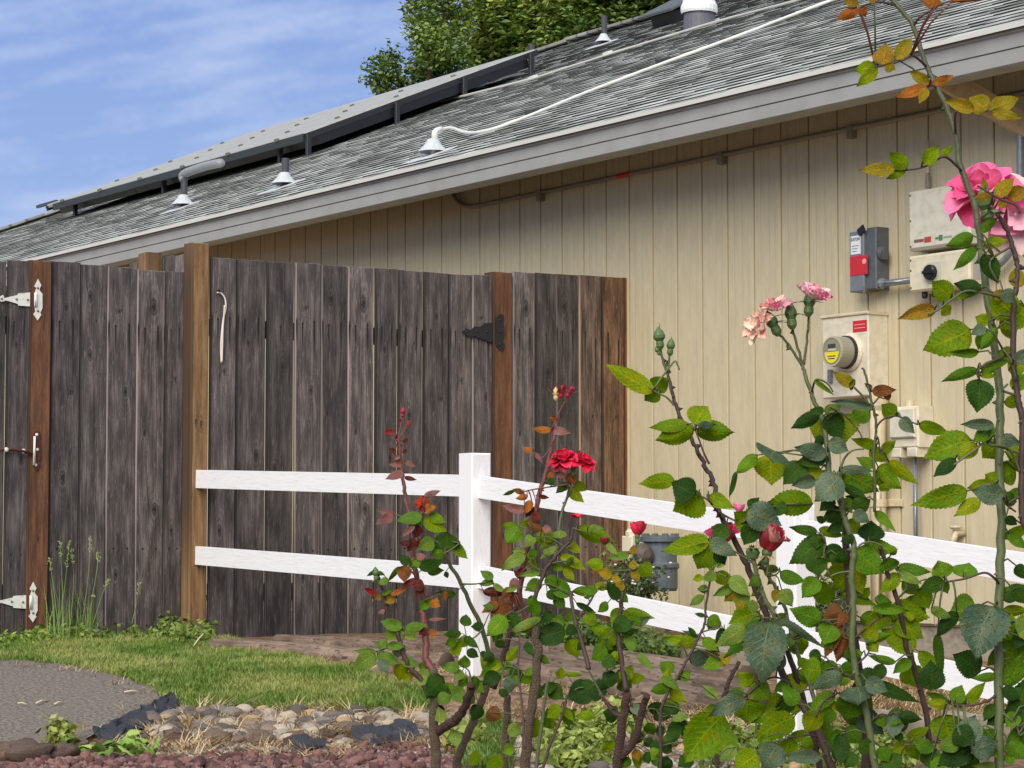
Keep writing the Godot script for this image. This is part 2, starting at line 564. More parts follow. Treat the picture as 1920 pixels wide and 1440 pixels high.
# ---------------------------------------------------------------- the house
func h_of(x: float, y: float, d: float) -> float:
	return hit(x, y, N, d).y
var eave_h := 0.0
func roof_h(d: float) -> float:
	return eave_h + PITCH * (d - (EAVE - 0.025))
func on_roof(x: float, y: float, off := 0.0) -> Vector3:  # a point of the roof plane (raised by off) seen at x, y
	var r := ray(x, y)
	var d0 := EAVE - 0.025
	return r * ((eave_h + off - PITCH * d0) / (r.y - PITCH * N.dot(r)))
const HIP := -28.74
const RIDGE_W := 7.82
func build_house():
	eave_h = h_of(960, 277, EAVE) + 0.01
	var g_low := h_of(960, 328, EAVE)
	var wall_low := h_of(1740, 1170, WALL)
	var house := thing("house", "beige board sided house with grey shingle roof and grey gutter", "house", L(-12, -0.6, 9.5))
	# the wall behind the siding
	var st := flat()
	add_block(st, HIP + 1.0, -3.2, wall_low - 0.01, roof_h(8.02) - 0.02, WALL + 0.017, WALL + 0.25)
	part(house, "wall", done(st), M.siding)
	part(house, "foundation", block(HIP + 1.0, -3.2, -1.2, wall_low - 0.012, WALL + 0.03, WALL + 0.28), M.concrete)
	var sp := 0.2109
	var s := -7.9055 + sp * 22
	var top := roof_h(7.99) - 0.045
	var variants := []
	for k in 4:
		variants.append(board(sp - 0.011, top - wall_low, 0.0165, 0.003, k * 0.07, 0.75 + k * 0.07))
	while s > -17.3:
		var b: Mesh = variants[rng.randi() % 4]
		part(house, "siding_board", b, M.siding, Transform3D(Basis(U, UP, -N), L(s - sp / 2, wall_low, WALL)))
		s -= sp
	# roof deck: main slope with a hip on the left
	var d0 := EAVE - 0.025
	var dr := d0 + RIDGE_W
	st = flat()
	var e0 := L(HIP, eave_h, d0)
	var e1 := L(-3.0, eave_h, d0)
	var r1 := L(-3.0, roof_h(dr), dr)
	var r0 := L(HIP + RIDGE_W, roof_h(dr), dr)
	var bk0 := L(HIP, eave_h, dr + RIDGE_W)
	var bk1 := L(-3.0, eave_h, dr + RIDGE_W)
	quad(st, e0, e1, r1, r0)
	quad(st, bk1, bk0, r0, r1)
	tri(st, bk0, e0, r0)
	var dn := Vector3(0, -0.006, 0)
	quad(st, e1 + dn, e0 + dn, bk0 + dn, bk1 + dn)
	quad(st, e0 + dn, e1 + dn, e1, e0)
	part(house, "roof", done(st), mat(srgb(120, 122, 116), 0.9, M.grain, 1.0))
	# shingles, course by course
	var ex := 0.128
	var cosp := 1.0 / sqrt(1.0 + PITCH * PITCH)
	var up := (N + UP * PITCH).normalized()
	var nor := U.cross(up) * -1.0
	if nor.y < 0: nor = -nor
	var shade := mat(Color(1, 1, 1), 0.92, ntex(31, 0.08, 4, [[0.0, Color(0.55, 0.56, 0.55)], [0.5, Color(0.88, 0.89, 0.87)], [1.0, Color(1, 1, 1)]], 512, 0.7), 3.0)
	shade.vertex_color_use_as_albedo = true
	M.shingle = shade
	var rest := flat()
	var near := []
	var rows := int(RIDGE_W / cosp / ex)
	var mott := FastNoiseLite.new()
	mott.seed = 6
	mott.frequency = 0.55
	for k in rows:
		var d := d0 + k * ex * cosp
		var left := HIP + (d - d0)
		var s2 := -3.0 - rng.randf() * 0.2
		while s2 > left + 0.1:
			var w := rng.randf_range(0.05, 0.17)
			var tk := 0.0095 if rng.randf() < 0.45 else 0.0065
			var m := mott.get_noise_2d(s2 * 1.6, d * 2.2)
			var v := clampf(0.60 + rng.randf_range(-0.10, 0.10) + m * 0.26, 0.2, 0.85)
			if rng.randf() < 0.12: v *= 0.55
			var c := Color(v * 0.965, v * 1.0, v * 0.955)
			if m < -0.18: c = c.lerp(Color(0.13, 0.15, 0.11), 0.5)
			var item := [k, s2, w, tk, c, d]
			if k < 9 and s2 > -12.6 and s2 < -6.7 and near.size() < 298: near.append(item)
			else: shingle(rest, item, L(s2, roof_h(d), d), up, nor, ex)
			s2 -= w
	for it in near:
		var o: Vector3 = L(it[1], roof_h(it[5]), it[5])
		var one := flat()
		shingle(one, it, Vector3.ZERO, up, nor, ex)
		part(house, "shingle", done(one), shade, Transform3D(Basis(), o))
	part(house, "shingle_courses", done(rest), shade).set_meta("kind", "stuff")
	# ridge and hip caps
	var cap := flat()
	for q in [[r0, r1], [e0, r0]]:
		var a: Vector3 = q[0]
		var len_: float = (q[1] - a).length()
		var dir: Vector3 = (q[1] - a) / len_
		var t := 0.0
		var side := dir.cross(UP).normalized()
		while t < len_ - 0.2:
			var v := rng.randf_range(0.25, 0.45)
			cap.set_color(Color(v, v, v * 0.97))
			add_board(cap, 0.30, 0.24, 0.03, 0.008, Transform3D(Basis(side, dir, side.cross(dir)), a + dir * t + UP * (0.025 + 0.004 * (int(t * 10) % 2))))
			t += 0.2
	part(house, "ridge_cap", done(cap), shade)
	# gutter: a moulded trough seen as two bands with a groove between
	var gt := eave_h - 0.012
	var hh := gt - g_low
	var prof := [Vector2(0.0, gt), Vector2(-0.012, gt), Vector2(-0.014, gt - 0.014), Vector2(-0.002, gt - 0.02), Vector2(0.0, gt - hh * 0.52), Vector2(0.012, gt - hh * 0.535), Vector2(0.004, gt - hh * 0.56), Vector2(0.007, g_low + 0.006), Vector2(0.016, g_low), Vector2(0.12, g_low), Vector2(0.12, gt - 0.03)]
	st = flat()
	for i in range(prof.size() - 1):
		var a: Vector2 = prof[i]
		var b2: Vector2 = prof[i + 1]
		quad(st, L(HIP, b2.y, EAVE + b2.x), L(-3.2, b2.y, EAVE + b2.x), L(-3.2, a.y, EAVE + a.x), L(HIP, a.y, EAVE + a.x))
	part(house, "gutter", done(st), M.gutter)
	part(house, "drip_edge", bar(L(HIP, eave_h - 0.004, EAVE - 0.030), L(-3.2, eave_h - 0.004, EAVE - 0.030), 0.022, 0.004, UP, 0.001), mat(srgb(206, 206, 198), 0.5))
	# lookouts under the eave
	for q in [[1768, 146, 1932, 243]]:
		var a := hit(q[0], q[1], N, EAVE + 0.13)
		var b3 := hit(q[2], q[3], N, WALL - 0.01)
		part(house, "eave_brace", bar(a, b3, 0.10, 0.04, UP), M.trim)
	st = flat()
	add_bar(st, L(-20, roof_h(WALL - 0.1) - 0.07, WALL - 0.02), L(-3.2, roof_h(WALL - 0.1) - 0.07, WALL - 0.02), 0.05, 0.02, UP)
	part(house, "frieze_board", done(st), M.trim)

func shingle(st: SurfaceTool, it: Array, o: Vector3, up: Vector3, nor: Vector3, ex: float):
	var w: float = it[2] - 0.003
	var tk: float = it[3]
	var c: Color = it[4]
	var a := o + nor * tk
	var b := o - U * w + nor * tk
	var ln := ex * 1.06
	var a2 := o + up * ln + nor * 0.001
	var b2 := o - U * w + up * ln + nor * 0.001
	st.set_color(c)
	quad(st, b, a, a2, b2)
	st.set_color(Color(0.045, 0.047, 0.045))      # the cut edge shows the black mat
	quad(st, o - U * w, o, a, b)
	tri(st, o, a2, a)
	tri(st, o - U * w, b, b2)

# ---------------------------------------------------------------- on the roof
func roof_axes() -> Array:
	var up := (N + UP * PITCH).normalized()
	var nor := up.cross(U).normalized()
	if nor.y < 0: nor = -nor
	return [up, nor]
func flashing(parent: Node3D, c: Vector3, w: float, l: float):
	var ax := roof_axes()
	var up: Vector3 = ax[0]
	var nor: Vector3 = ax[1]
	var st := flat()
	add_board(st, w, l, 0.008, 0.003, Transform3D(Basis(U, up, nor), c - up * l * 0.62 + nor * 0.013))
	add_lathe(st, c + nor * 0.02, UP, [[w * 0.40, 0.0], [w * 0.22, 0.045], [w * 0.15, 0.075], [w * 0.13, 0.08]], 14)
	part(parent, "flashing", done(st), M.lead)
func vent_pipe(label: String, x: float, y_base: float, y_top: float, r: float, m: Material, fl := 0.0) -> Node3D:
	var c := on_roof(x, y_base)
	var t := thing("vent_pipe", label, "vent pipe", c)
	var hgt := at(x, y_top, -c.z).y - c.y
	if fl > 0: flashing(t, c, fl, fl * 1.15)
	part(t, "pipe", lathe(c - UP * 0.02, UP, [[0.0, 0.0], [r, 0.0], [r, hgt + 0.02], [r * 0.8, hgt + 0.02], [r * 0.8, hgt - 0.05], [0.0, hgt - 0.05]], 16), m)
	return t
func build_roof_things():
	var ax := roof_axes()
	var up: Vector3 = ax[0]
	var nor: Vector3 = ax[1]
	# raised solar array: a rectangle of framed panels parallel to the roof
	var s0 := -22.9
	var s1 := -17.55
	var da := 9.98
	var db := 12.4
	var lift := 0.2 / (1.0 / sqrt(1.0 + PITCH * PITCH))
	var P := func(s: float, d: float, o := 0.0) -> Vector3: return L(s, roof_h(d) + lift + o, d)
	var t := thing("solar_panel_array", "long raised solar array with pale top, dark edge and clamps on roof", "solar panels", P.call(-20.2, 11.2, -0.2))
	var top := mat(srgb(168, 168, 158), 0.5, M.grain, 0.8)  # pale colour stands in for sky reflected in dark glass
	var frame := mat(srgb(50, 53, 47), 0.5, M.grain, 2.0)
	var slope_len := (db - da) * sqrt(1 + PITCH * PITCH)
	var rows := 4
	var pl := slope_len / rows
	for i in rows:
		for k in 3:
			var w := (s1 - s0) / 3
			var c := da + (db - da) * i / rows
			var o: Vector3 = P.call(s0 + w * (k + 0.5), c)
			part(t, "panel", board(w - 0.012, pl - 0.03, 0.035, 0.012), top, Transform3D(Basis(U, up, nor), o))
			for q in [0.25, 0.75]:
				part(t, "clamp", board(0.035, 0.035, 0.026, 0.006), M.bolt, Transform3D(Basis(U, up, nor), o + U * w * (q - 0.5) - up * 0.04 + nor * 0.016))
	part(t, "front_skirt", bar(P.call(s0 + 0.2, da, -0.045), P.call(s1, da, -0.045), 0.065, 0.03, UP, 0.006), frame)
	for i in 3:  # black filler added beneath the panels to deepen the shade in the gap
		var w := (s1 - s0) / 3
		part(t, "shade_filler", board(w - 0.01, slope_len - 0.28, 0.10, 0.01), M.black, Transform3D(Basis(U, up, nor), P.call(s0 + w * (i + 0.5), da + 0.13, -0.042)))
	part(t, "side_rail", bar(P.call(s1 - 0.02, da, -0.04), P.call(s1 - 0.02, db, -0.04), 0.05, 0.04, UP, 0.006), M.black_metal)
	part(t, "side_rail", bar(P.call(s0 + 0.02, da, -0.04), P.call(s0 + 0.02, db, -0.04), 0.05, 0.04, UP, 0.006), M.black_metal)
	for q in [[s1 + 0.03, da + 0.02], [s1 + 0.03, da + 0.9], [s1 + 0.03, da + 1.6], [s1 - 0.6, da + 0.1], [s0 + 0.5, da + 0.1], [s0 + 2.5, da + 0.1], [s1 + 0.03, db - 0.1]]:
		var a: Vector3 = P.call(q[0], q[1])
		part(t, "bracket", bar(a - UP * 0.24, a - UP * 0.03, 0.035, 0.04, U, 0.006), M.black_metal)
	part(t, "end_rail", bar(P.call(s0 - 0.45, da + 0.1, 0.0), P.call(s0 + 0.05, da + 0.1, 0.0), 0.03, 0.03, UP, 0.004), M.vent_dark)
	# vents
	var v := vent_pipe("grey vent pipe bent over to the right at its top, left on roof", 345, 389, 334, 0.026, M.vent_dark, 0.24)
	var c0 := on_roof(345, 389)
	var e := at(345, 330, -c0.z)
	part(v, "elbow", tube(smooth_line([e - UP * 0.03, e + UP * 0.015, e + U * 0.35 + UP * 0.03, e + U * 0.62 + UP * 0.022], 4), 0.034, 0.034, 10), mat(srgb(150, 154, 156), 0.5, M.grain, 2.0))
	vent_pipe("short straight dark vent pipe on white flashing below the solar array", 535, 350, 297, 0.026, M.vent_dark, 0.24)
	vent_pipe("tall dark vent pipe standing at right end of the solar array", 997, 134, 84, 0.030, M.vent_dark, 0.0)
	vent_pipe("dark vent pipe on white flashing in front of the trees near the ridge", 1133, 83, 30, 0.028, M.vent_dark, 0.22)
	# white drain pipe across the shingles
	var c := on_roof(814, 291)
	var pp := thing("roof_conduit", "white pipe with elbow and flashing running up across the shingles", "pipe", c)
	flashing(pp, c, 0.24, 0.28)
	part(pp, "elbow", tube(smooth_line([c, at(815, 262, -c.z), at(816, 248, -c.z), at(826, 243, -c.z + 0.1)], 4), 0.020, 0.020, 10), M.pvc)
	var pts := []
	for q in [[824, 243], [846, 240], [868, 247], [890, 249], [930, 240], [1000, 214], [1100, 173], [1245, 118], [1400, 61], [1560, 0], [1720, -56]]:
		pts.append(on_roof(q[0], q[1], 0.05))
	part(pp, "pipe", tube(smooth_line(pts, 5), 0.0105, 0.0105, 8), M.pvc)
	for q in [[1000, 216], [1245, 120], [1480, 33]]:
		var o := on_roof(q[0], q[1])
		part(pp, "clip", bar(o - U * 0.05 + nor * 0.015, o + U * 0.05 + nor * 0.015, 0.05, 0.05, up), M.vent_dark)
	pts = []
	for q in [[745, 209], [800, 197], [1000, 147], [1150, 99], [1340, 41], [1500, -1], [1660, -46]]:
		pts.append(on_roof(q[0], q[1], 0.03))
	var li := thing("roof_cable_conduit", "thin pale conduit running along the upper shingles from solar array", "conduit", pts[3])
	part(li, "pipe", tube(pts, 0.010, 0.010, 8), mat(srgb(190, 190, 182), 0.5))
	for q in [[1140, 101], [1000, 147], [1340, 41]]:
		var o := on_roof(q[0], q[1])
		part(li, "clip", bar(o - U * 0.04, o + U * 0.04, 0.05, 0.04, up), M.pvc)
	# white capped flue
	c = on_roof(1311, 52)
	var z := -c.z
	var r := 30.0 / F * z
	var fl := thing("flue_vent", "thick grey flue with white domed cap near the ridge", "vent", c)
	var hgt := at(1311, 17, z).y - c.y
	part(fl, "flue", lathe(c - UP * 0.1, UP, [[r * 1.02, 0.0], [r * 0.96, hgt + 0.1], [0, hgt + 0.1]], 24), mat(srgb(104, 104, 112), 0.55, M.grain, 2.0))
	part(fl, "cap", lathe(c + UP * hgt, UP, [[r * 1.1, -0.04], [r * 1.17, -0.02], [r * 1.17, 0.02], [r * 1.05, 0.05], [r * 1.0, 0.10], [r * 0.72, 0.17], [r * 0.68, 0.20], [0, 0.22]], 24), mat(srgb(238, 240, 238), 0.4))
	# low box vent
	c = on_roof(1256, 46)
	var bv := thing("box_vent", "low dark grey box vent with sloped hood left of white flue", "vent", c)
	var bst := flat()
	add_board(bst, 0.36, 0.30, 0.12, 0.02, Transform3D(Basis(U, up, nor), c - up * 0.05 + nor * 0.13))
	part(bv, "box", done(bst), M.black)
	bst = flat()
	add_board(bst, 0.50, 0.44, 0.03, 0.012, Transform3D(Basis(U, (up + nor * 0.10).normalized(), (nor - up * 0.10).normalized()), c - up * 0.14 + nor * 0.155))
	part(bv, "hood", done(bst), mat(srgb(86, 90, 92), 0.6, M.grain, 2.0))

# ---------------------------------------------------------------- trees behind the house
func leaf_clump(n: int, size: float, long: float, r: RandomNumberGenerator, droop := 0.0) -> ArrayMesh:
	var st := begin()
	for i in n:
		var o := Vector3(r.randfn(), r.randfn(), r.randfn()) * size * 0.9
		var y := Vector3(r.randfn(), r.randfn() * 0.7 - droop, r.randfn()).normalized()
		var x := y.cross(Vector3(r.randfn(), r.randfn() + 0.8, r.randfn())).normalized()
		var z := x.cross(y)
		var w := size * r.randf_range(0.32, 0.5)
		var l := size * long
		var a := o - x * w + z * w * 0.3
		var b := o + x * w + z * w * 0.3
		var t0 := o + y * l * 0.5
		var bot := o - y * l * 0.5
		var ctr := o - z * w * 0.1
		tri(st, bot, b, ctr); tri(st, b, t0, ctr); tri(st, t0, a, ctr); tri(st, a, bot, ctr)
	return done(st)
func tree(label: String, bx: float, depth: float, blobs: Array, leaf: Mesh, cols: Array, density: float, size: float, tr: float, crown_mat: Material, spiky := 0.0):
	var foot := at(bx, 900, depth)
	foot.y = -0.47
	var t := thing("tree", label, "tree", foot, "trees behind the roof")
	var px_ := depth / F
	var tops := []
	var xfs := []
	var cs := []
	for b in blobs:
		var c := at(b[0], b[1], depth + b[4])
		var rx: float = b[2] * px_
		var ry: float = b[3] * px_
		tops.append(c)
		var n := int(density * rx * ry * maxf(rx, 0.5) * 4.2)
		var tone := rng.randf_range(-0.25, 0.25)
		for i in n:
			var v := Vector3(rng.randfn(), rng.randfn(), rng.randfn()).normalized() * pow(rng.randf(), 0.42)
			var w := nz.get_noise_3d(v.x * 40 + b[0], v.y * 40, v.z * 40)
			if w < -0.22: continue
			var p := c + Vector3(v.x * rx, v.y * ry + spiky * absf(v.x) * -ry * 0.5, v.z * rx) * (1.0 + w * 0.4)
			var s := size * rng.randf_range(0.7, 1.3)
			xfs.append(Transform3D(Basis.from_euler(Vector3(rng.randf_range(-0.5, 0.5), rng.randf() * TAU, rng.randf_range(-0.5, 0.5))) * s, p - foot))
			var g: Color = cols[0].lerp(cols[1], clampf(0.5 + tone + w * 0.9 + rng.randf_range(-0.35, 0.35), 0, 1))
			cs.append(g)
	var mid := Vector3.ZERO
	for q in tops: mid += q
	mid /= tops.size()
	part(t, "trunk", tube(smooth_line([foot - UP * 0.2, foot.lerp(Vector3(mid.x, foot.y, mid.z), 0.5) + UP * (mid.y - foot.y) * 0.4, mid], 5), tr, tr * 0.35, 9), M.bark)
	for q in tops:
		if q.distance_to(mid) > 0.3:
			var from := foot.lerp(mid, 0.75)
			part(t, "limb", tube(smooth_line([from, from.lerp(q, 0.5) + UP * 0.15, q], 4), tr * 0.4, tr * 0.12, 6), M.bark)
	var crown := stuff("", "", "", leaf, crown_mat, xfs, cs)
	crown.name = "crown"
	t.add_child(crown)
func build_trees():
	M.bark = mat(srgb(88, 72, 58), 0.9, M.grain, 3.0)
	var r := RandomNumberGenerator.new()
	r.seed = 12
	var broad := leaf_clump(7, 0.058, 1.25, r)
	var spray := leaf_clump(9, 0.055, 2.0, r, 0.3)
	var m := mat(Color(1, 1, 1), 0.6)
	m.vertex_color_use_as_albedo = true
	m.backlight_enabled = true
	m.backlight = Color(0.22, 0.30, 0.05)
	tree("dark green broadleaf tree at the left of the group behind the roof", 780, 34,
		[[715, 135, 34, 42, 0], [735, 105, 22, 20, 0.4], [742, 172, 40, 34, 0.2], [800, 55, 42, 40, 0], [790, 20, 34, 30, 0.5], [830, 95, 52, 52, 0.5], [788, 140, 52, 52, 0.3], [850, 30, 50, 50, 0.8], [845, -20, 60, 40, 0.8], [810, 90, 40, 44, -0.3], [850, 150, 50, 60, 0.4]],
		broad, [Color(0.05, 0.11, 0.014), Color(0.22, 0.31, 0.05)], 620, 1.0, 0.16, m)
	tree("bright yellow green conifer in the middle behind the roof", 960, 36,
		[[930, 20, 60, 70, 0], [900, 100, 42, 60, 0.4], [975, 80, 60, 60, 0], [1000, 10, 60, 60, 0.3], [1040, 60, 55, 60, 0.4], [945, -40, 60, 50, 0], [940, 140, 55, 40, 0.3], [1010, 105, 50, 30, 0.3]],
		spray, [Color(0.06, 0.14, 0.014), Color(0.31, 0.39, 0.06)], 620, 1.1, 0.18, m)
	tree("dark conifer with hanging sprays behind the ridge vents", 1160, 37,
		[[1090, 10, 60, 60, 0.3], [1120, 60, 60, 40, 0], [1170, 15, 60, 60, 0.3], [1230, 10, 60, 50, 0], [1130, -45, 70, 50, 0], [1290, -5, 60, 40, 0.4], [1360, -20, 50, 30, 0.4], [1220, -40, 70, 40, 0.4], [1070, 70, 45, 40, 0.4]],
		spray, [Color(0.03, 0.075, 0.012), Color(0.20, 0.28, 0.04)], 620, 1.1, 0.20, m)

# ---------------------------------------------------------------- board fences and gates
func plank_px(parent: Node3D, x0: float, x1: float, ytop: float, s: float, low: float, m: Material, gap := 0.003, t := 0.016) -> MeshInstance3D:
	var a := hit(x0, ytop, U, s)
	var b := hit(x1, ytop, U, s)
	var d0 := N.dot(a)
	var d1 := N.dot(b)
	var h := a.y
	var w := d1 - d0 - gap
	var jig := rng.randf_range(-0.0025, 0.0025)
	var bas := Basis(N, UP, U).rotated(U, rng.randf_range(-0.0016, 0.0016)).rotated(UP, rng.randf_range(-0.012, 0.012))
	return part(parent, "board", board(w, h - low, t, 0.003, 0.0, 1.0, rng.randf_range(-0.002, 0.002)), m, Transform3D(bas, L(s + jig, low, (d0 + d1) / 2)))
func outline(s: String, plane_n: Vector3, d: float) -> Array:   # (points in the plane's own axes, an origin)
	var q := s.split(";")
	var pts := PackedVector2Array()
	for a in q:
		var f := a.strip_edges().split_floats(" ")
		var p := hit(f[0], f[1], plane_n, d)
		pts.append(Vector2(N.dot(p), p.y))
	return [pts]
func plate_px(parent: Node3D, called: String, s: String, plane_s: float, t: float, m: Material):
	var pts: PackedVector2Array = outline(s, U, plane_s)[0]
	return part(parent, called, plate(pts, U * plane_s, N, UP, t), m)
func bolt_px(parent: Node3D, x: float, y: float, s: float, r := 0.006, m: Material = null):
	var p := hit(x, y, U, s)
	part(parent, "bolt", lathe(p, U, [[r, 0.0], [r * 0.9, 0.003], [r * 0.4, 0.0055], [0.0, 0.006]], 10), m if m else M.bolt)
var S_B := -10.46
var S_A := -10.93
func build_wood_fences():
	var gd := Color(0.185, 0.170, 0.168)
	var gm := Color(0.335, 0.31, 0.303)
	var gl := Color(0.54, 0.505, 0.49)
	var dr := [[0.27, 0.15, 0.25, 0.05], [0.76, 0.145, 0.27, 0.055], [0.03, 0.14, 0.24, 0.06]]
	var W := []
	var knots := [[[0.35, 0.09, 0.14], [0.6, 0.62, 0.10], [0.2, 0.40, 0.06]], [[0.55, 0.30, 0.08], [0.4, 0.72, 0.12]], [[0.4, 0.22, 0.09], [0.7, 0.52, 0.12], [0.3, 0.8, 0.07]], [[0.6, 0.10, 0.17], [0.3, 0.45, 0.08], [0.7, 0.66, 0.13]], [[0.45, 0.40, 0.12], [0.5, 0.74, 0.16], [0.65, 0.2, 0.05]], [[0.3, 0.55, 0.09], [0.6, 0.28, 0.11]], [[0.65, 0.34, 0.10], [0.35, 0.84, 0.11], [0.4, 0.12, 0.06]], [[0.5, 0.12, 0.09], [0.45, 0.58, 0.14], [0.7, 0.35, 0.07]]]
	for k in 8:
		var m := mat(Color(1, 1, 1), 0.88)
		var tone: float = [0.82, 1.06, 0.92, 1.14, 0.96, 0.78, 1.02, 0.88][k]
		m.albedo_texture = wood_tex(40 + k, gd * tone, gm * tone, gl * tone, knots[k], dr if k != 5 else [[0.5, 0.16, 0.22, 0.03]])
		relief(m, m.albedo_texture, 0.3)
		W.append(m)
	var two := mat(Color(1, 1, 1), 0.88)
	two.albedo_texture = wood_tex(60, gd, gm, gl, [[0.35, 0.085, 0.12], [0.36, 0.245, 0.12], [0.6, 0.15, 0.04]], [])
	relief(two, two.albedo_texture, 0.3)
	var tan_ := []
	for k in 3:
		var m := mat(Color(1, 1, 1), 0.85)
		var q := [0.25, 0.55, 1.0][k] as float
		m.albedo_texture = wood_tex(70 + k, gd.lerp(Color(0.20, 0.11, 0.05), q), gm.lerp(Color(0.50, 0.32, 0.17), q), gl.lerp(Color(0.68, 0.48, 0.28), q), [[0.6, 0.4, 0.06]], [[0.25, 0.15, 0.34, 0.05], [0.75, 0.17, 0.42, 0.06]])
		relief(m, m.albedo_texture, 0.3)
		tan_.append(m)
	var post := mat(Color(1, 1, 1), 0.8)
	post.albedo_texture = wood_tex(80, Color(0.36, 0.265, 0.17), Color(0.52, 0.395, 0.26), Color(0.65, 0.52, 0.37), [[0.60, 0.425, 0.16], [0.25, 0.42, 0.12]], [], 0.8)
	relief(post, post.albedo_texture, 0.2)
	var post2 := mat(Color(1, 1, 1), 0.8)
	post2.albedo_texture = wood_tex(81, Color(0.26, 0.16, 0.10), Color(0.41, 0.27, 0.18), Color(0.54, 0.38, 0.26), [[0.5, 0.7, 0.08]], [], 0.8)
	relief(post2, post2.albedo_texture, 0.2)
	var post3 := mat(Color(0.78, 0.74, 0.72), 0.8, post2.albedo_texture)
	M.W = W

	var low := hit(430, 1197, U, S_B).y
	# gate of eleven boards right of the tall brown post
	var g := thing("wooden_gate", "wide weathered grey board gate right of tall brown post", "gate", L(S_B, low, 6.3))
	var ex := [394, 445, 500, 552, 603, 653, 703, 747, 794, 841, 886, 926]
	var ty := [484, 486, 490, 493, 496, 499, 503, 506, 509, 513, 516]
	var order := [1, 2, 5, 6, 0, 3, 2, 4, 7, 1, 6]
	for i in 11:
		plank_px(g, ex[i], ex[i + 1], ty[i] + rng.randf_range(-2, 1), S_B, low + rng.randf_range(-0.01, 0.01), W[order[i]], [0.009, 0.004, 0.010, 0.013, 0.005, 0.006, 0.013, 0.011, 0.006, 0.012, 0.005][i])
	for h in [-0.25, 1.05]:
		part(g, "rail", bar(L(S_B - 0.045, h, 5.45), L(S_B - 0.045, h, 6.95), 0.085, 0.04, UP), post3)
	# its black strap hinge
	var hs := S_B + 0.008
	plate_px(g, "hinge", "866 622;874 616;882 619;890 612;900 613;908 606;918 606;927 604;927 640;918 642;908 637;900 636;890 630;880 632;872 628", hs, 0.004, M.black_metal)
	for q in [[874, 622], [893, 621], [913, 622]]: bolt_px(g, q[0], q[1], hs + 0.004, 0.006, M.black)
	# brown post and end panel against the house
	var p2 := thing("fence_post", "reddish brown fence post with black hinge, right of the gate", "post", L(S_B, low, 7.05))
	var a := hit(926, 509, U, S_B + 0.02)
	var b := hit(961, 509, U, S_B + 0.02)
	part(p2, "post", board(N.dot(b) - N.dot(a), a.y - low + 0.1, 0.09, 0.005), post2, Transform3D(Basis(N, UP, U), L(S_B + 0.02, low - 0.1, (N.dot(a) + N.dot(b)) / 2)))
	plate_px(p2, "hinge_plate", "928 598;936 589;943 590;945 600;942 604;945 612;945 630;942 640;946 646;944 655;936 657;929 647", S_B + 0.024, 0.004, M.black_metal)
	for q in [[937, 600], [937, 622], [937, 646]]: bolt_px(p2, q[0], q[1], S_B + 0.028, 0.006, M.black)
	var e := thing("board_fence", "narrow board fence panel fading from grey to orange, touching the house", "fence", L(S_B, low, 7.6))
	ex = [961, 1003, 1043, 1086, 1128, 1170, 1193]
	ty = [509, 511, 513, 515, 518, 521]
	for i in 6:
		plank_px(e, ex[i], ex[i + 1], ty[i], S_B, low, [W[3], W[5], W[0], tan_[0], tan_[1], tan_[2]][i], 0.004)
	for h in [-0.25, 1.05]:
		part(e, "rail", bar(L(S_B - 0.045, h, 7.15), L(S_B - 0.045, h, 7.97), 0.085, 0.04, UP), post3)
	# tall brown corner post
	var tp := thing("fence_post", "tall light brown corner post with a knot, where the rails start", "post", L(-10.49, low, 5.365))
	var tt := hit(366, 458, N, 5.365)
	part(tp, "post", board(0.092, tt.y - low + 0.15, 0.092, 0.005), post, Transform3D(Basis(N, UP, U), L(-10.444, low - 0.15, 5.365)))
	# section left of the post, set back
	var f := thing("board_fence", "dark grey board fence section left of the tall brown post", "fence", L(S_A, low, 5.2))
	ex = [98, 153, 203, 258, 311, 345]
	ty = [489, 495, 499, 505, 508]
	for i in 5:
		var mm: Material = [W[7], two, W[6], W[3], W[1]][i]
		plank_px(f, ex[i], ex[i + 1], ty[i], S_A, low + 0.015, mm, 0.003)
	for h in [-0.25, 1.05]:
		part(f, "rail", bar(L(S_A - 0.045, h, 4.85), L(S_A - 0.045, h, 5.6), 0.085, 0.04, UP), post3)
	var gp := thing("fence_post", "reddish brown gate post with white hinges at far left", "post", L(S_A, low, 4.75))
	a = hit(58, 487, U, S_A + 0.015)
	b = hit(98, 487, U, S_A + 0.015)
	part(gp, "post", board(N.dot(b) - N.dot(a), a.y - low + 0.1, 0.08, 0.005), post2, Transform3D(Basis(N, UP, U), L(S_A + 0.015, low - 0.1, (N.dot(a) + N.dot(b)) / 2)))
	# gate at the frame's left edge
	var lg := thing("wooden_gate", "dark board gate with white strap hinges at left edge", "gate", L(S_A, low, 4.4))
	ex = [58, 14, -42, -98]
	for i in 3:
		plank_px(lg, ex[i + 1], ex[i], 487, S_A, low - 0.02, [W[2], W[5], W[4]][i], 0.006)
	for h in [-0.25, 1.05]:
		part(lg, "rail", bar(L(S_A - 0.045, h, 4.15), L(S_A - 0.045, h, 4.6), 0.085, 0.04, UP), post3)
	var s1 := S_A + 0.019
	for dy in [0, 567]:
		var sc := 1.0 if dy == 0 else 0.97
		var X := func(str_: String) -> String:
			var o := []
			for q in str_.split(";"):
				var v := q.strip_edges().split_floats(" ")
				o.append("%f %f" % [(v[0] if dy == 0 else v[0] - 9), 563 + (v[1] - 563) * sc + dy])
			return ";".join(o)
		plate_px(gp, "hinge_plate", X.call("71 523;77 535;74 541;74 545;79 551;79 578;75 587;77 590;70 601;62 589;66 585;65 578;65 549;67 543;68 540;64 537"), s1, 0.004, M.white_metal)
		plate_px(lg, "hinge", X.call("69 549;61 548;34 550;33 553;8 559;5 553;0 556;-2 563;2 566;7 565;10 563;33 570;34 573;61 575;69 574"), S_A + 0.006, 0.004, M.white_metal)
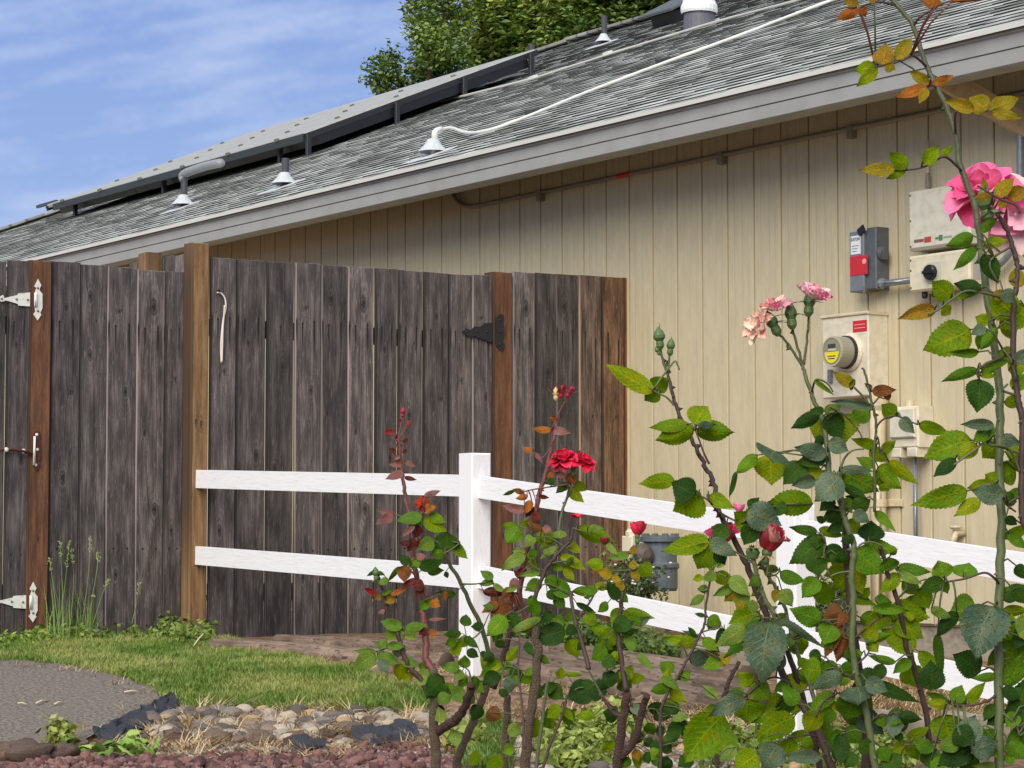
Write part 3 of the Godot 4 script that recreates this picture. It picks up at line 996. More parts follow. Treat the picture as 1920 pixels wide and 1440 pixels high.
		for q in [[71, 540], [71, 583]]:
			var w: PackedFloat64Array = X.call("%f %f" % q).split_floats(" ")
			bolt_px(gp, w[0], w[1], s1 + 0.004)
		for q in [[52, 562], [31, 561], [3, 560]]:
			var w: PackedFloat64Array = X.call("%f %f" % q).split_floats(" ")
			bolt_px(lg, w[0], w[1], S_A + 0.010)
		var k0: PackedFloat64Array = X.call("67 549").split_floats(" ")
		var k1: PackedFloat64Array = X.call("67 575").split_floats(" ")
		part(gp, "hinge_pin", tube([hit(k0[0], k0[1], U, s1 + 0.006), hit(k1[0], k1[1], U, s1 + 0.006)], 0.008, 0.008, 10), M.white_metal)
	plate_px(gp, "latch_plate", "63 812;70 806;76 814;74 824;76 834;76 858;73 866;76 874;68 882;61 872;64 864;59 852;59 836;63 828", s1, 0.004, M.rust)
	part(gp, "latch_pin", tube([hit(65, 818, U, s1 + 0.012), hit(64, 872, U, s1 + 0.012)], 0.006, 0.006, 8), M.white_metal)
	for q in [[69, 815], [70, 843], [67, 872]]: bolt_px(gp, q[0], q[1], s1 + 0.004, 0.008, M.white_metal)
	part(lg, "latch_bar", tube([hit(2, 843, U, S_A + 0.02), hit(25, 842, U, S_A + 0.022), hit(60, 850, U, S_A + 0.03)], 0.009, 0.008, 8), M.rust)
	for q in [[12, 843], [44, 846]]: bolt_px(lg, q[0], q[1], S_A + 0.026, 0.012, M.white_metal)
	# another run behind, seen only over the top of the first
	var bf := thing("board_fence", "board fence tops behind the left section, partly hidden", "fence", L(-11.8, low, 5.75))
	var bs := -12.55
	while bs < -11.3:
		part(bf, "board", board(0.137, 1.525 - low + rng.randf_range(-0.01, 0.01), 0.019, 0.003), W[rng.randi() % 8], Transform3D(Basis(U, UP, -N), L(bs, low, 5.75)))
		bs += 0.141
	var bp := thing("fence_post", "brown post top rising behind the left fence section", "post", L(-11.8, low, 5.7))
	var bpt := hit(282, 475, N, 5.70)
	part(bp, "post", board(0.095, bpt.y - low, 0.095, 0.005), post, Transform3D(Basis(U, UP, -N), L(U.dot(bpt), low, 5.65)))
	# white cord hanging from a nail
	var cd := thing("cord", "loop of white cord hanging on the wooden gate", "cord", hit(415, 600, U, S_B + 0.012))
	var cp := []
	for q in [[407, 549], [413, 549], [420, 556], [423, 566], [423, 580], [419, 597], [416, 620], [414, 650], [415, 680]]:
		cp.append(hit(q[0], q[1], U, S_B + 0.012))
	part(cd, "strand", tube(smooth_line(cp, 5), 0.0045, 0.004, 7), M.cord)
	cp = []
	for q in [[421, 572], [420, 590], [418, 615], [417, 650], [416, 679]]:
		cp.append(hit(q[0], q[1], U, S_B + 0.016))
	part(cd, "strand", tube(smooth_line(cp, 5), 0.004, 0.004, 7), M.cord)
	part(cd, "nail", lathe(hit(408, 546, U, S_B), U, [[0.006, 0.0], [0.006, 0.02], [0.0, 0.021]], 8), M.black)

# ---------------------------------------------------------------- white rail fence
func build_white_fence():
	var df := 5.365
	var f := thing("rail_fence", "white painted two rail fence with square posts sloping down to right", "fence", L(-8.0, -0.6, df))
	var posts := []
	for q in [[891, 850], [1492, 946]]:
		var p := hit(q[0], q[1], N, df)
		posts.append([U.dot(p), p.y])
	posts.append([posts[1][0] + 2.15, posts[1][1] - 0.27])
	for p in posts:
		var lo := -1.2
		part(f, "post", board(0.094, p[1] - lo, 0.094, 0.006), M.white_paint, Transform3D(Basis(N, UP, U), L(p[0] + 0.047, lo, df)))
	var dfp := df - 0.019
	var rail := func(x0: float, y0: float, x1: float, y1: float, sa: float, sb: float):
		var a := hit(x0, y0, N, dfp)
		var b := hit(x1, y1, N, dfp)
		var k := (b.y - a.y) / (U.dot(b) - U.dot(a))
		var hgt := 0.088
		var pa := L(sa, a.y + k * (sa - U.dot(a)) - hgt / 2, df)
		var pb := L(sb, a.y + k * (sb - U.dot(a)) - hgt / 2, df)
		part(f, "rail", bar(pa, pb, hgt, 0.038, UP, 0.005), M.white_paint)
	var s_b := -10.443
	var c0: float = posts[0][0]
	var c1: float = posts[1][0]
	rail.call(375, 881, 862, 890, s_b, c0 - 0.047)
	rail.call(375, 1025, 862, 1061, s_b, c0 - 0.047)
	rail.call(921, 896, 1440, 968, c0 + 0.047, c1 - 0.047)
	rail.call(921, 1066, 1400, 1163, c0 + 0.047, c1 - 0.047)
	rail.call(1520, 978, 1900, 1035, c1 + 0.047, posts[2][0] - 0.047)
	rail.call(1560, 1195, 1870, 1260, c1 + 0.047, posts[2][0] - 0.047)

# ---------------------------------------------------------------- on the wall
func wall_box(parent: Node3D, called: String, x0: float, y0: float, x1: float, y1: float, df: float, db: float, m: Material, c := 0.004) -> Array:
	# x0, y0 the top left of the front face; x1, y1 its bottom right
	var a := hit(x0, y0, N, df)
	var b := hit(x1, y1, N, df)
	part(parent, called, block(U.dot(a), U.dot(b), b.y, a.y, df, db, c), m)
	return [U.dot(a), U.dot(b), b.y, a.y]
func lettering(parent: Node3D, text: String, o: Vector3, size: float, m: Material, called := "lettering"):
	var t := TextMesh.new()
	t.text = text
	var sf := SystemFont.new()
	sf.font_names = PackedStringArray(["Droid Sans"])
	t.font = sf
	t.font_size = 64
	t.pixel_size = size / 64.0
	t.depth = 0.0012
	part(parent, called, t, m, Transform3D(Basis(U, UP, -N), o))
func build_wall_things():
	# long conduit under the eave
	var d := WALL - 0.022
	var hc := hit(1350, 291, N, d).y
	var s_l := U.dot(hit(892, 388, N, d))
	var t := thing("wall_conduit", "long brown grey conduit with red tag running level under the eave", "conduit", L(-9, hc, d))
	var p := []
	for q in [[845, 352], [850, 366], [860, 379], [874, 386]]: p.append(hit(q[0], q[1], N, d))
	p.append(L(s_l, hc, d))
	p.append(L(s_l + 0.3, hc, d))
	part(t, "pipe", tube(smooth_line(p, 5), 0.0125, 0.0125, 8), M.wire)
	part(t, "pipe", tube([L(s_l + 0.3, hc, d), L(-6.9, hc, d)], 0.0125, 0.0125, 8), M.wire)
	for x in [1012, 1352, 1596]:
		var a := hit(x, 300, N, d)
		part(t, "strap", block(U.dot(a) - 0.02, U.dot(a) + 0.02, hc - 0.05, hc + 0.016, d - 0.016, WALL), M.wire)
	var tag_ := hit(1168, 329, N, d)
	part(t, "red_tag", lathe(L(U.dot(tag_) - 0.05, hc, d), U, [[0.0, 0.0], [0.0135, 0.0], [0.0135, 0.12], [0.0, 0.12]], 10), M.red)
	# grey disconnect box
	var df := WALL - 0.10
	var b := thing("disconnect_box", "grey electrical disconnect box with white and red labels on the wall", "electrical box", hit(1625, 545, N, WALL))
	var r := wall_box(b, "cover", 1592, 436, 1620, 545, df, WALL - 0.002, M.grey_box)
	var s1 := U.dot(hit(1639, 430, N, df + 0.015))
	part(b, "side_housing", block(r[1] + 0.001, s1 + 0.012, r[2] + 0.004, r[3] + 0.012, df + 0.014, WALL - 0.002, 0.006), M.grey_dark)
	part(b, "hood", bar(L(r[1] - 0.03, r[3] - 0.01, df - 0.004), L(r[1] + 0.012, r[3] + 0.012, df - 0.004), 0.035, 0.01, UP), M.black)
	var st := flat()
	var ctr := L(s1 + 0.012, (r[2] + r[3]) / 2 + 0.03, WALL - 0.05)
	add_lathe(st, ctr, U, [[0.0, 0.0], [0.035, 0.0], [0.035, 0.012], [0.022, 0.02], [0.0, 0.02]], 14)
	part(b, "handle_boss", done(st), M.grey_dark)
	part(b, "handle", bar(ctr + U * 0.024 + UP * 0.02, ctr + U * 0.024 - UP * 0.03, 0.03, 0.014, N, 0.004), M.grey_dark)
	var lw: float = r[1] - r[0]
	var lh: float = r[3] - r[2]
	part(b, "white_label", block(r[0] + lw * 0.12, r[0] + lw * 0.80, r[3] - lh * 0.38, r[3] - lh * 0.07, df - 0.0015, df - 0.0003, 0.0003), M.label_white)
	lettering(b, "EATON", L(r[0] + lw * 0.46, r[3] - lh * 0.13, df - 0.003), 0.020, M.ink)
	for k in 3:
		part(b, "print_line", block(r[0] + lw * 0.20, r[0] + lw * (0.70 - 0.08 * k), r[3] - lh * (0.245 + 0.045 * k), r[3] - lh * (0.235 + 0.045 * k), df - 0.0022, df - 0.0016, 0.0001), M.ink)
	part(b, "red_label", block(r[0] + lw * 0.06, r[1] + 0.028, r[3] - lh * 0.73, r[3] - lh * 0.41, df - 0.0025, df - 0.0007, 0.0003), M.red)
	part(b, "seal", lathe(L(r[1] + 0.006, r[3] - lh * 0.52, df - 0.003), -N, [[0.014, 0.0], [0.012, 0.002], [0.0, 0.002]], 12), mat(srgb(226, 160, 160), 0.5))
	var k0 := hit(1621, 549, N, df)
	part(b, "pull_ring", tube([k0, k0 - UP * 0.02 + U * 0.012, k0 - UP * 0.04, k0 - UP * 0.02 - U * 0.012, k0], 0.0022, 0.0022, 6), M.wire)
	part(b, "latch", bar(k0 + UP * 0.03, k0 - UP * 0.005, 0.012, 0.008, U, 0.002), M.bolt)
	# conduit between the boxes
	var c := thing("box_conduit", "short grey conduit between the disconnect box and lower cream box", "conduit", hit(1680, 530, N, WALL))
	var dc := WALL - 0.055
	part(c, "pipe", tube([hit(1648, 533, N, dc), hit(1712, 525, N, dc)], 0.016, 0.016, 12), M.pipe_grey)
	part(c, "fitting", lathe(hit(1650, 532, N, dc), U, [[0.0, 0.0], [0.026, 0.0], [0.027, 0.02], [0.020, 0.024], [0.020, 0.04], [0.0, 0.04]], 10), M.pipe_grey)
	# upper inverter box
	df = WALL - 0.13
	var iv := thing("inverter_box", "upper cream inverter cabinet with screws and small logos on the wall", "electrical box", hit(1760, 475, N, WALL))
	r = wall_box(iv, "cabinet", 1702, 360, 1818, 455, df, WALL - 0.004, M.cream, 0.012)
	for q in [[0.04, 0.93], [0.04, 0.5], [0.04, 0.07], [0.96, 0.93], [0.96, 0.5], [0.96, 0.07]]:
		part(iv, "screw", lathe(L(lerpf(r[0], r[1], q[0]), lerpf(r[2], r[3], q[1]), df), -N, [[0.006, 0.0], [0.005, 0.003], [0.0, 0.003]], 8), M.bolt)
	for q in [[0.10, 0.26, 0.014, srgb(120, 92, 80)], [0.27, 0.38, 0.026, srgb(178, 66, 48)], [0.45, 0.50, 0.010, srgb(84, 120, 84)], [0.505, 0.57, 0.026, srgb(70, 132, 74)], [0.58, 0.72, 0.009, srgb(140, 168, 130)]]:
		part(iv, "logo_mark", block(lerpf(r[0], r[1], q[0]), lerpf(r[0], r[1], q[1]), r[2] + 0.042 - q[2] / 2, r[2] + 0.042 + q[2] / 2, df - 0.0016, df - 0.0003, 0.0003), mat(q[3], 0.6))
	var pv := thing("riser_conduit", "thin pale conduit rising from top of the upper cream box", "conduit", hit(1740, 350, N, WALL - 0.03))
	part(pv, "pipe", tube([hit(1740, 354, N, WALL - 0.03), hit(1739, 262, N, WALL - 0.03)], 0.008, 0.008, 8), M.beige)
	part(pv, "fitting", lathe(hit(1740, 352, N, WALL - 0.03), UP, [[0, 0], [0.013, 0.0], [0.012, 0.05], [0.009, 0.07], [0, 0.07]], 10), M.wire)
	# lower inverter box with the black knob
	df = WALL - 0.125
	var lo := thing("switch_box", "lower cream switch cabinet with round black knob under inverter cabinet", "electrical box", hit(1760, 552, N, WALL))
	r = wall_box(lo, "cabinet", 1703, 481, 1818, 535, df, WALL - 0.004, M.cream_y, 0.010)
	for q in [[0.04, 0.88], [0.04, 0.12], [0.04, 0.6]]:
		part(lo, "screw", lathe(L(lerpf(r[0], r[1], q[0]), lerpf(r[2], r[3], q[1]), df), -N, [[0.006, 0.0], [0.005, 0.003], [0.0, 0.003]], 8), M.bolt)
	var kn := hit(1748, 511, N, df)
	part(lo, "knob_plate", block(U.dot(kn) - 0.03, U.dot(kn) + 0.065, kn.y - 0.05, kn.y + 0.05, df - 0.004, df - 0.0005, 0.002), mat(srgb(196, 196, 176), 0.5))
	part(lo, "knob", lathe(kn - N * 0.004, -N, [[0.036, 0.0], [0.036, 0.02], [0.031, 0.026], [0.0, 0.026]], 22), M.black)
	part(lo, "knob_grip", bar(kn - N * 0.032 - U * 0.03, kn - N * 0.032 + U * 0.05, 0.014, 0.014, UP, 0.004), M.black)
	part(lo, "side_label", block(r[1] - 0.002, r[1] + 0.0015, r[2] + 0.03, r[3] - 0.03, df + 0.02, WALL - 0.02, 0.0004), mat(srgb(176, 176, 170), 0.5))
	for q in [[1734, 552], [1753, 553]]:
		var o := hit(q[0], q[1], N, df + 0.04)
		o.y = r[2]
		part(lo, "cable_gland", lathe(o, -UP, [[0.0, -0.002], [0.014, -0.002], [0.014, 0.022], [0.010, 0.03], [0.0, 0.03]], 10), M.black)
	var fx := thing("flexible_conduit", "grey flexible conduit curving up from right side of switch cabinet", "conduit", hit(1880, 490, N, WALL - 0.06))
	p = []
	for q in [[1846, 512], [1868, 500], [1886, 484], [1900, 462], [1909, 430], [1912, 390], [1913, 330], [1913, 240]]: p.append(hit(q[0], q[1], N, WALL - 0.05))
	part(fx, "pipe", tube(smooth_line(p, 6), 0.016, 0.016, 10), M.pipe_grey)
	part(fx, "coupling", lathe(hit(1912, 240, N, WALL - 0.05), UP, [[0, 0], [0.024, 0.0], [0.024, 0.05], [0, 0.05]], 12), M.vent_dark)
	# meter panel
	df = WALL - 0.13
	var mp := thing("meter_panel", "beige electric meter panel with round glass meter and red label", "electrical box", hit(1600, 745, N, WALL))
	r = wall_box(mp, "cabinet", 1541, 597, 1629, 742, df, WALL - 0.004, M.beige_w, 0.006)
	part(mp, "lid_edge", block(r[0] - 0.006, r[1] + 0.006, r[3] - 0.004, r[3] + 0.012, df - 0.008, WALL - 0.002, 0.004), M.beige)
	part(mp, "red_label", block(r[1] - 0.105, r[1] - 0.008, r[3] - 0.085, r[3] - 0.030, df - 0.0016, df - 0.0002, 0.0003), M.red)
	for k in 2:
		part(mp, "print_line", block(r[1] - 0.095, r[1] - 0.02, r[3] - 0.052 - 0.016 * k, r[3] - 0.048 - 0.016 * k, df - 0.0023, df - 0.0017, 0.0001), mat(srgb(230, 150, 150), 0.5))
	var mc := hit(1594, 661, N, df)
	part(mp, "socket_ring", lathe(mc, -N, [[0.092, 0.0], [0.092, 0.010], [0.082, 0.022], [0.0, 0.022]], 28), M.beige_w)
	part(mp, "clamp_ring", lathe(mc - N * 0.021, -N, [[0.080, 0.0], [0.080, 0.016], [0.070, 0.018], [0.0, 0.018]], 28), M.black_metal)
	var drum := lathe(mc - N * 0.038, -N, [[0.074, 0.0], [0.073, 0.070], [0.070, 0.076], [0.064, 0.0775], [0.0, 0.0775]], 28)
	part(mp, "meter_body", drum, mat(srgb(150, 148, 130), 0.3))
	part(mp, "meter_rim", lathe(mc - N * 0.1152, -N, [[0.0715, -0.006], [0.0715, 0.004], [0.064, 0.004], [0.064, -0.001]], 28), mat(srgb(176, 172, 150), 0.25))
	var fc := mc - N * 0.1165
	part(mp, "meter_face", lathe(fc, -N, [[0.064, 0.0], [0.0, 0.001]], 28), mat(srgb(140, 140, 112), 0.4))
	part(mp, "display", block(U.dot(fc) - 0.026, U.dot(fc) + 0.026, fc.y + 0.018, fc.y + 0.036, N.dot(fc) - 0.004, N.dot(fc) - 0.0015, 0.0008), M.ink)
	part(mp, "nameplate", block(U.dot(fc) - 0.024, U.dot(fc) + 0.03, fc.y + 0.002, fc.y + 0.013, N.dot(fc) - 0.0035, N.dot(fc) - 0.0015, 0.0008), mat(srgb(190, 186, 160), 0.5))
	var arc := PackedVector2Array()
	for i in 13:
		var a := PI + PI * i / 12.0
		arc.append(Vector2(cos(a) * 0.050, sin(a) * 0.054))
	part(mp, "yellow_label", plate(arc, fc - N * 0.0015 - UP * 0.002, U, UP, 0.0015), mat(srgb(226, 214, 40), 0.5))
	for k in 2:
		part(mp, "print_line", block(U.dot(fc) - 0.028 + 0.006 * k, U.dot(fc) + 0.028 - 0.006 * k, fc.y - 0.024 - 0.012 * k, fc.y - 0.020 - 0.012 * k, N.dot(fc) - 0.0045, N.dot(fc) - 0.0032, 0.0001), M.ink)
	part(mp, "lock", bar(hit(1557, 693, N, df - 0.008), hit(1557, 717, N, df - 0.008), 0.022, 0.02, U, 0.003), M.pipe_grey)
	# beige riser under the panel and the small junction box
	var rs := thing("service_conduit", "thick beige conduit with strap running down below the meter panel", "conduit", hit(1645, 1000, N, WALL - 0.06))
	var pa := hit(1645, 742, N, WALL - 0.06)
	part(rs, "pipe", tube([pa + UP * 0.02, pa - UP * 1.0], 0.038, 0.038, 16), M.beige)
	part(rs, "collar", lathe(pa, -UP, [[0, -0.01], [0.050, -0.01], [0.050, 0.05], [0.040, 0.07], [0, 0.07]], 16), M.beige)
	var sa := hit(1650, 943, N, WALL - 0.06)
	part(rs, "strap", block(U.dot(sa) - 0.05, U.dot(sa) + 0.10, sa.y - 0.018, sa.y + 0.018, WALL - 0.015, WALL - 0.001, 0.003), M.beige)
	part(rs, "strap_ring", lathe(Vector3(pa.x, sa.y - 0.018, pa.z), UP, [[0.0385, 0.0], [0.043, 0.0], [0.043, 0.036], [0.0385, 0.036]], 16), M.beige)
	df = WALL - 0.10
	var jb := thing("junction_box", "small cream junction box with raised lid low on the wall", "electrical box", hit(1705, 850, N, WALL))
	r = wall_box(jb, "box", 1668, 764, 1722, 838, df, WALL - 0.002, M.beige_w, 0.006)
	part(jb, "lid", block(r[0] + 0.012, r[1] - 0.012, r[2] + 0.045, r[3] - 0.010, df - 0.016, df - 0.0005, 0.006), M.cream)
	part(jb, "foot", block(r[0] + 0.01, r[0] + 0.075, r[2] - 0.045, r[2] - 0.001, df - 0.004, WALL - 0.01, 0.004), M.beige_w)
	part(jb, "foot", block(r[1] - 0.075, r[1] - 0.01, r[2] - 0.045, r[2] - 0.001, df - 0.004, WALL - 0.01, 0.004), M.beige_w)
	part(jb, "cap", lathe(L((r[0] + r[1]) / 2, r[3], df + 0.04), UP, [[0, 0], [0.024, 0.0], [0.024, 0.03], [0, 0.032]], 12), M.beige)
	var jp := thing("drop_conduit", "thin grey conduit dropping from the small junction box to ground", "conduit", hit(1703, 1000, N, WALL - 0.04))
	var ja := L((r[0] + r[1]) / 2 + 0.02, r[2], WALL - 0.05)
	part(jp, "pipe", tube([ja, ja - UP * 0.55], 0.011, 0.011, 8), M.pipe_grey)
	# hose tap by the foundation
	var hb := hit(1792, 1000, N, WALL - 0.05)
	var tp := thing("hose_tap", "small beige hose tap low on the wall above white rail", "tap", hb)
	part(tp, "body", tube([L(U.dot(hb), hb.y, WALL), hb, hb - UP * 0.05 - N * 0.02], 0.016, 0.014, 10), M.beige)
	part(tp, "wheel", lathe(hb + UP * 0.015, UP, [[0, 0], [0.012, 0.0], [0.030, 0.012], [0.030, 0.018], [0.0, 0.02]], 10), M.beige_w)
	part(tp, "pipe", tube([hit(1784, 1006, N, WALL - 0.02), hit(1784, 1030, N, WALL - 0.02)], 0.01, 0.01, 8), M.beige)
	part(tp, "pipe", tube([hit(1789, 990, N, WALL - 0.02), hit(1789, 1030, N, WALL - 0.02)], 0.007, 0.007, 8), M.wire)
	# grey gas fitting in front of the wall
	var go := at(1238, 1108, 12.1)
	var gm := thing("gas_regulator", "tall blue grey cylindrical utility fitting with bolted collar by the wall", "utility meter", go)
	var u := 12.1 / F
	part(gm, "body", lathe(go, UP, [[0, 0], [30 * u, 0], [33 * u, 6 * u], [33 * u, 40 * u], [36 * u, 44 * u], [36 * u, 50 * u], [32 * u, 54 * u], [31 * u, 92 * u], [0, 92 * u]], 24), M.gas)
	part(gm, "collar", lathe(go + UP * 92 * u, UP, [[31 * u, -2 * u], [38 * u, 0], [38 * u, 9 * u], [28 * u, 12 * u], [0, 12 * u]], 24), M.gas)
	for k in 10:
		var a := TAU * k / 10
		part(gm, "collar_bolt", lathe(go + UP * 100 * u + Vector3(cos(a), 0, sin(a)) * 31 * u, UP, [[5 * u, 0], [5 * u, 7 * u], [0, 7.5 * u]], 6), M.gas)
	part(gm, "regulator", lathe(at(1206, 1040, 12.0), Vector3(0.5, 0.1, 0.85), [[0, -10 * u], [18 * u, -8 * u], [22 * u, 0], [18 * u, 8 * u], [8 * u, 14 * u], [0, 14 * u]], 18), mat(srgb(96, 86, 80), 0.6, M.grain, 3.0))
	part(gm, "inlet_pipe", tube(smooth_line([at(1170, 1120, 12.0), at(1182, 1075, 12.0), at(1190, 1042, 12.0), at(1215, 1035, 12.05)], 4), 0.014, 0.014, 10), M.gas)
	var mb := thing("pressure_box", "small cream box beside the grey utility fitting behind the rails", "utility box", at(1187, 1040, 12.25))
	var mo := at(1187, 1036, 12.25)
	part(mb, "box", block(U.dot(mo) - 0.06, U.dot(mo) + 0.03, mo.y, mo.y + 0.085, N.dot(mo) - 0.03, N.dot(mo) + 0.05, 0.008), M.beige_w)
	part(mb, "cap", lathe(mo + UP * 0.085 - U * 0.015, UP, [[0, 0], [0.03, 0.0], [0.03, 0.02], [0.018, 0.035], [0, 0.036]], 12), M.beige_w)

# ---------------------------------------------------------------- the yard between the drive, the fences and the roses
func vcol_mat(rough: float, back: Color) -> StandardMaterial3D:
	var m := mat(Color(1, 1, 1), rough)
	m.vertex_color_use_as_albedo = true
	if back.r + back.g > 0:
		m.backlight_enabled = true
		m.backlight = back
	return m
func tones(n: int, a: Color, b: Color) -> Array:
	var o := []
	for i in n: o.append(a.lerp(b, rng.randf()))
	return o
func build_yard():
	var r := RandomNumberGenerator.new()
	r.seed = 31
	var gm := vcol_mat(0.6, Color(0.20, 0.26, 0.05))
	M.blade = gm
	# lawn
	var lawn_px := "-60 1206;60 1203;200 1200;330 1198;415 1203;470 1216;560 1236;650 1256;740 1280;800 1305;815 1330;760 1338;640 1334;500 1336;400 1334;340 1332;318 1318;292 1298;240 1278;180 1262;110 1250;40 1243;-60 1240"
	var lp := px_poly(lawn_px)
	structure("lawn_soil", sheet(lp, 0.004, 0.10), mat(srgb(96, 98, 52), 0.95, ntex(61, 0.03, 5, [[0.0, Color(0.5, 0.45, 0.4)], [0.5, Color(0.85, 0.85, 0.7)], [1, Color(1, 1, 1)]]), 1.5))
	var clump := blade_clump(8, 0.040, 0.0042, 0.030, 0.9, r)
	var xf := scatter(lp, 17000, 0.55, 1.1, 1.0, 0.15, 0.004)
	var cs := []
	for t in xf:
		var q: float = nz.get_noise_2d(t.origin.x * 22, t.origin.z * 22) + rng.randf_range(-0.25, 0.25)
		cs.append(Color(0.12, 0.215, 0.02).lerp(Color(0.34, 0.36, 0.10), clampf(0.45 + q * 1.8, 0, 1)))
	stuff("lawn_grass", "short green lawn grass between the drive and the stones", "grass", clump, gm, xf, cs)
	var lp2 := px_poly("885 1372;930 1355;945 1380;945 1450;880 1450")
	xf = scatter(lp2, 1500, 0.8, 1.5, 1.0, 0.15, 0.004)
	stuff("grass_tuft", "patch of green grass among the rose stems", "grass", clump, gm, xf, tones(xf.size(), Color(0.07, 0.17, 0.018), Color(0.22, 0.30, 0.06)))
	# pale dry litter
	var straw := blade_clump(6, 0.035, 0.004, 0.035, 2.2, r)
	var xs := scatter(px_poly("330 1330;800 1336;1500 1330;1900 1290;1960 1380;1500 1400;900 1400;640 1425;330 1425;200 1410"), 2500, 0.7, 1.5, 0.7, 0.4)
	xs.append_array(scatter(px_poly("1600 1280;1930 1290;1960 1375;1560 1380"), 2600, 0.8, 1.6, 0.9, 0.4))
	xs.append_array(scatter(px_poly("420 1206;900 1226;1400 1320;1400 1350;900 1300;600 1262"), 500, 0.6, 1.2, 0.5, 0.4))
	xs.append_array(scatter(px_poly("-20 1240;200 1270;300 1300;300 1330;150 1400;60 1416;260 1320;180 1276;-20 1252"), 420, 0.5, 1.2, 0.3, 0.4))
	stuff("dry_grass", "straw coloured dry grass lying over soil and stones", "dry grass", straw, vcol_mat(0.8, Color(0.15, 0.12, 0.06)), xs, tones(xs.size(), Color(0.34, 0.22, 0.10), Color(0.62, 0.48, 0.28)))
	# river stones
	var sv := []
	for k in 8: sv.append(stone_mesh(100 + k, 0.22, 6, 9))
	var rough := []
	for k in 6: rough.append(stone_mesh(140 + k, 0.75, 7, 10))
	var sm := []
	var spt := ntex(65, 0.05, 4, [[0.0, Color(0.68, 0.66, 0.64)], [0.5, Color(0.92, 0.91, 0.9)], [1.0, Color(1, 1, 1)]])
	for c in [srgb(132, 126, 118), srgb(172, 164, 150), srgb(106, 100, 94), srgb(194, 182, 160), srgb(146, 128, 108), srgb(92, 86, 82), srgb(184, 156, 116), srgb(122, 108, 96)]:
		sm.append(mat(c, 0.8, spt, 4.0))
	var bed := Node3D.new()
	bed.name = "stone_bed"
	add_child(bed)
	bed.set_meta("kind", "structure")
	var beds := [[px_poly("300 1340;380 1336;560 1338;800 1342;880 1350;880 1400;640 1398;330 1392;240 1380"), 260, 0.03, 0.085], [px_poly("880 1350;1300 1350;1540 1360;1500 1450;900 1450"), 110, 0.03, 0.085]]
	for q in beds:
		for t in scatter(q[0], q[1], q[2], q[3], 0.62, 0.4, -0.12):
			part(bed, "stone", sv[rng.randi() % 8], sm[rng.randi() % 8], t)
	var gravel := scatter(px_poly("290 1336;880 1342;1560 1340;1560 1450;860 1450;640 1420;330 1424;200 1412"), 3600, 0.010, 0.028, 0.7, 0.5, -0.1)
	var gr := stuff("", "", "", sv[2], vcol_mat(0.85, Color.BLACK), gravel, tones(gravel.size(), Color(0.10, 0.085, 0.07), Color(0.42, 0.36, 0.29)))
	gr.name = "gravel"
	bed.add_child(gr)
	# dark earth clods that edge the lava rock
	var clod := Node3D.new()
	clod.name = "rough_stone_edge"
	add_child(clod)
	clod.set_meta("kind", "structure")
	var cm := []
	for c in [srgb(142, 122, 106), srgb(158, 140, 122), srgb(128, 110, 98)]:
		var m := mat(c, 0.95, ntex(66, 0.05, 5, [[0.0, Color(0.4, 0.38, 0.36)], [0.5, Color(0.85, 0.82, 0.8)], [1.0, Color(1, 1, 1)]], 512, 0.7), 5.0)
		relief(m, M.fine, 1.0)
		cm.append(m)
	for q in [[10, 1422, 74], [60, 1425, 80], [118, 1416, 60], [200, 1405, 50], [262, 1392, 52], [335, 1392, 70], [408, 1393, 66], [482, 1394, 60], [555, 1394, 58], [616, 1386, 54], [668, 1378, 50], [40, 1404, 40], [150, 1400, 36], [1060, 1404, 70], [1110, 1410, 50], [940, 1398, 46], [1235, 1395, 56], [1300, 1388, 46], [690, 1360, 44], [560, 1368, 40]]:
		var p := on_ground(q[0], q[1])
		var s: float = q[2] * -p.z / F * rng.randf_range(0.75, 0.95)
		part(clod, "rough_stone", rough[rng.randi() % 6], cm[rng.randi() % 3], Transform3D(Basis(UP, rng.randf() * TAU).scaled_local(Vector3(s * 1.2, s * 0.7, s)), p + UP * s * 0.10))
	# lava rock mulch
	var lv := Node3D.new()
	lv.name = "lava_rock_bed"
	add_child(lv)
	lv.set_meta("kind", "structure")
	var lm := []
	for c in [srgb(126, 88, 84), srgb(104, 70, 66), srgb(146, 106, 100), srgb(88, 62, 60)]:
		lm.append(mat(c, 0.95, spt, 9.0))
	var lava := px_poly("150 1424;330 1420;620 1412;700 1402;860 1396;905 1405;900 1470;-40 1480;-20 1440")
	for t in scatter(lava, 290, 0.020, 0.042, 0.85, 0.6, -0.25):
		part(lv, "lava_rock", rough[rng.randi() % 6], lm[rng.randi() % 4], t)
	var lxf := scatter(lava, 2600, 0.012, 0.03, 0.85, 0.6, -0.1)
	var lr := stuff("", "", "", rough[0], vcol_mat(0.95, Color.BLACK), lxf, tones(lxf.size(), Color(0.07, 0.035, 0.032), Color(0.26, 0.15, 0.135)))
	lr.name = "small_lava_rock"
	lv.add_child(lr)
	# black weed cloth showing at the edges
	var cloth := mat(srgb(50, 54, 62), 0.6, M.grain, 4.0)
	relief(cloth, M.fine, 0.6)
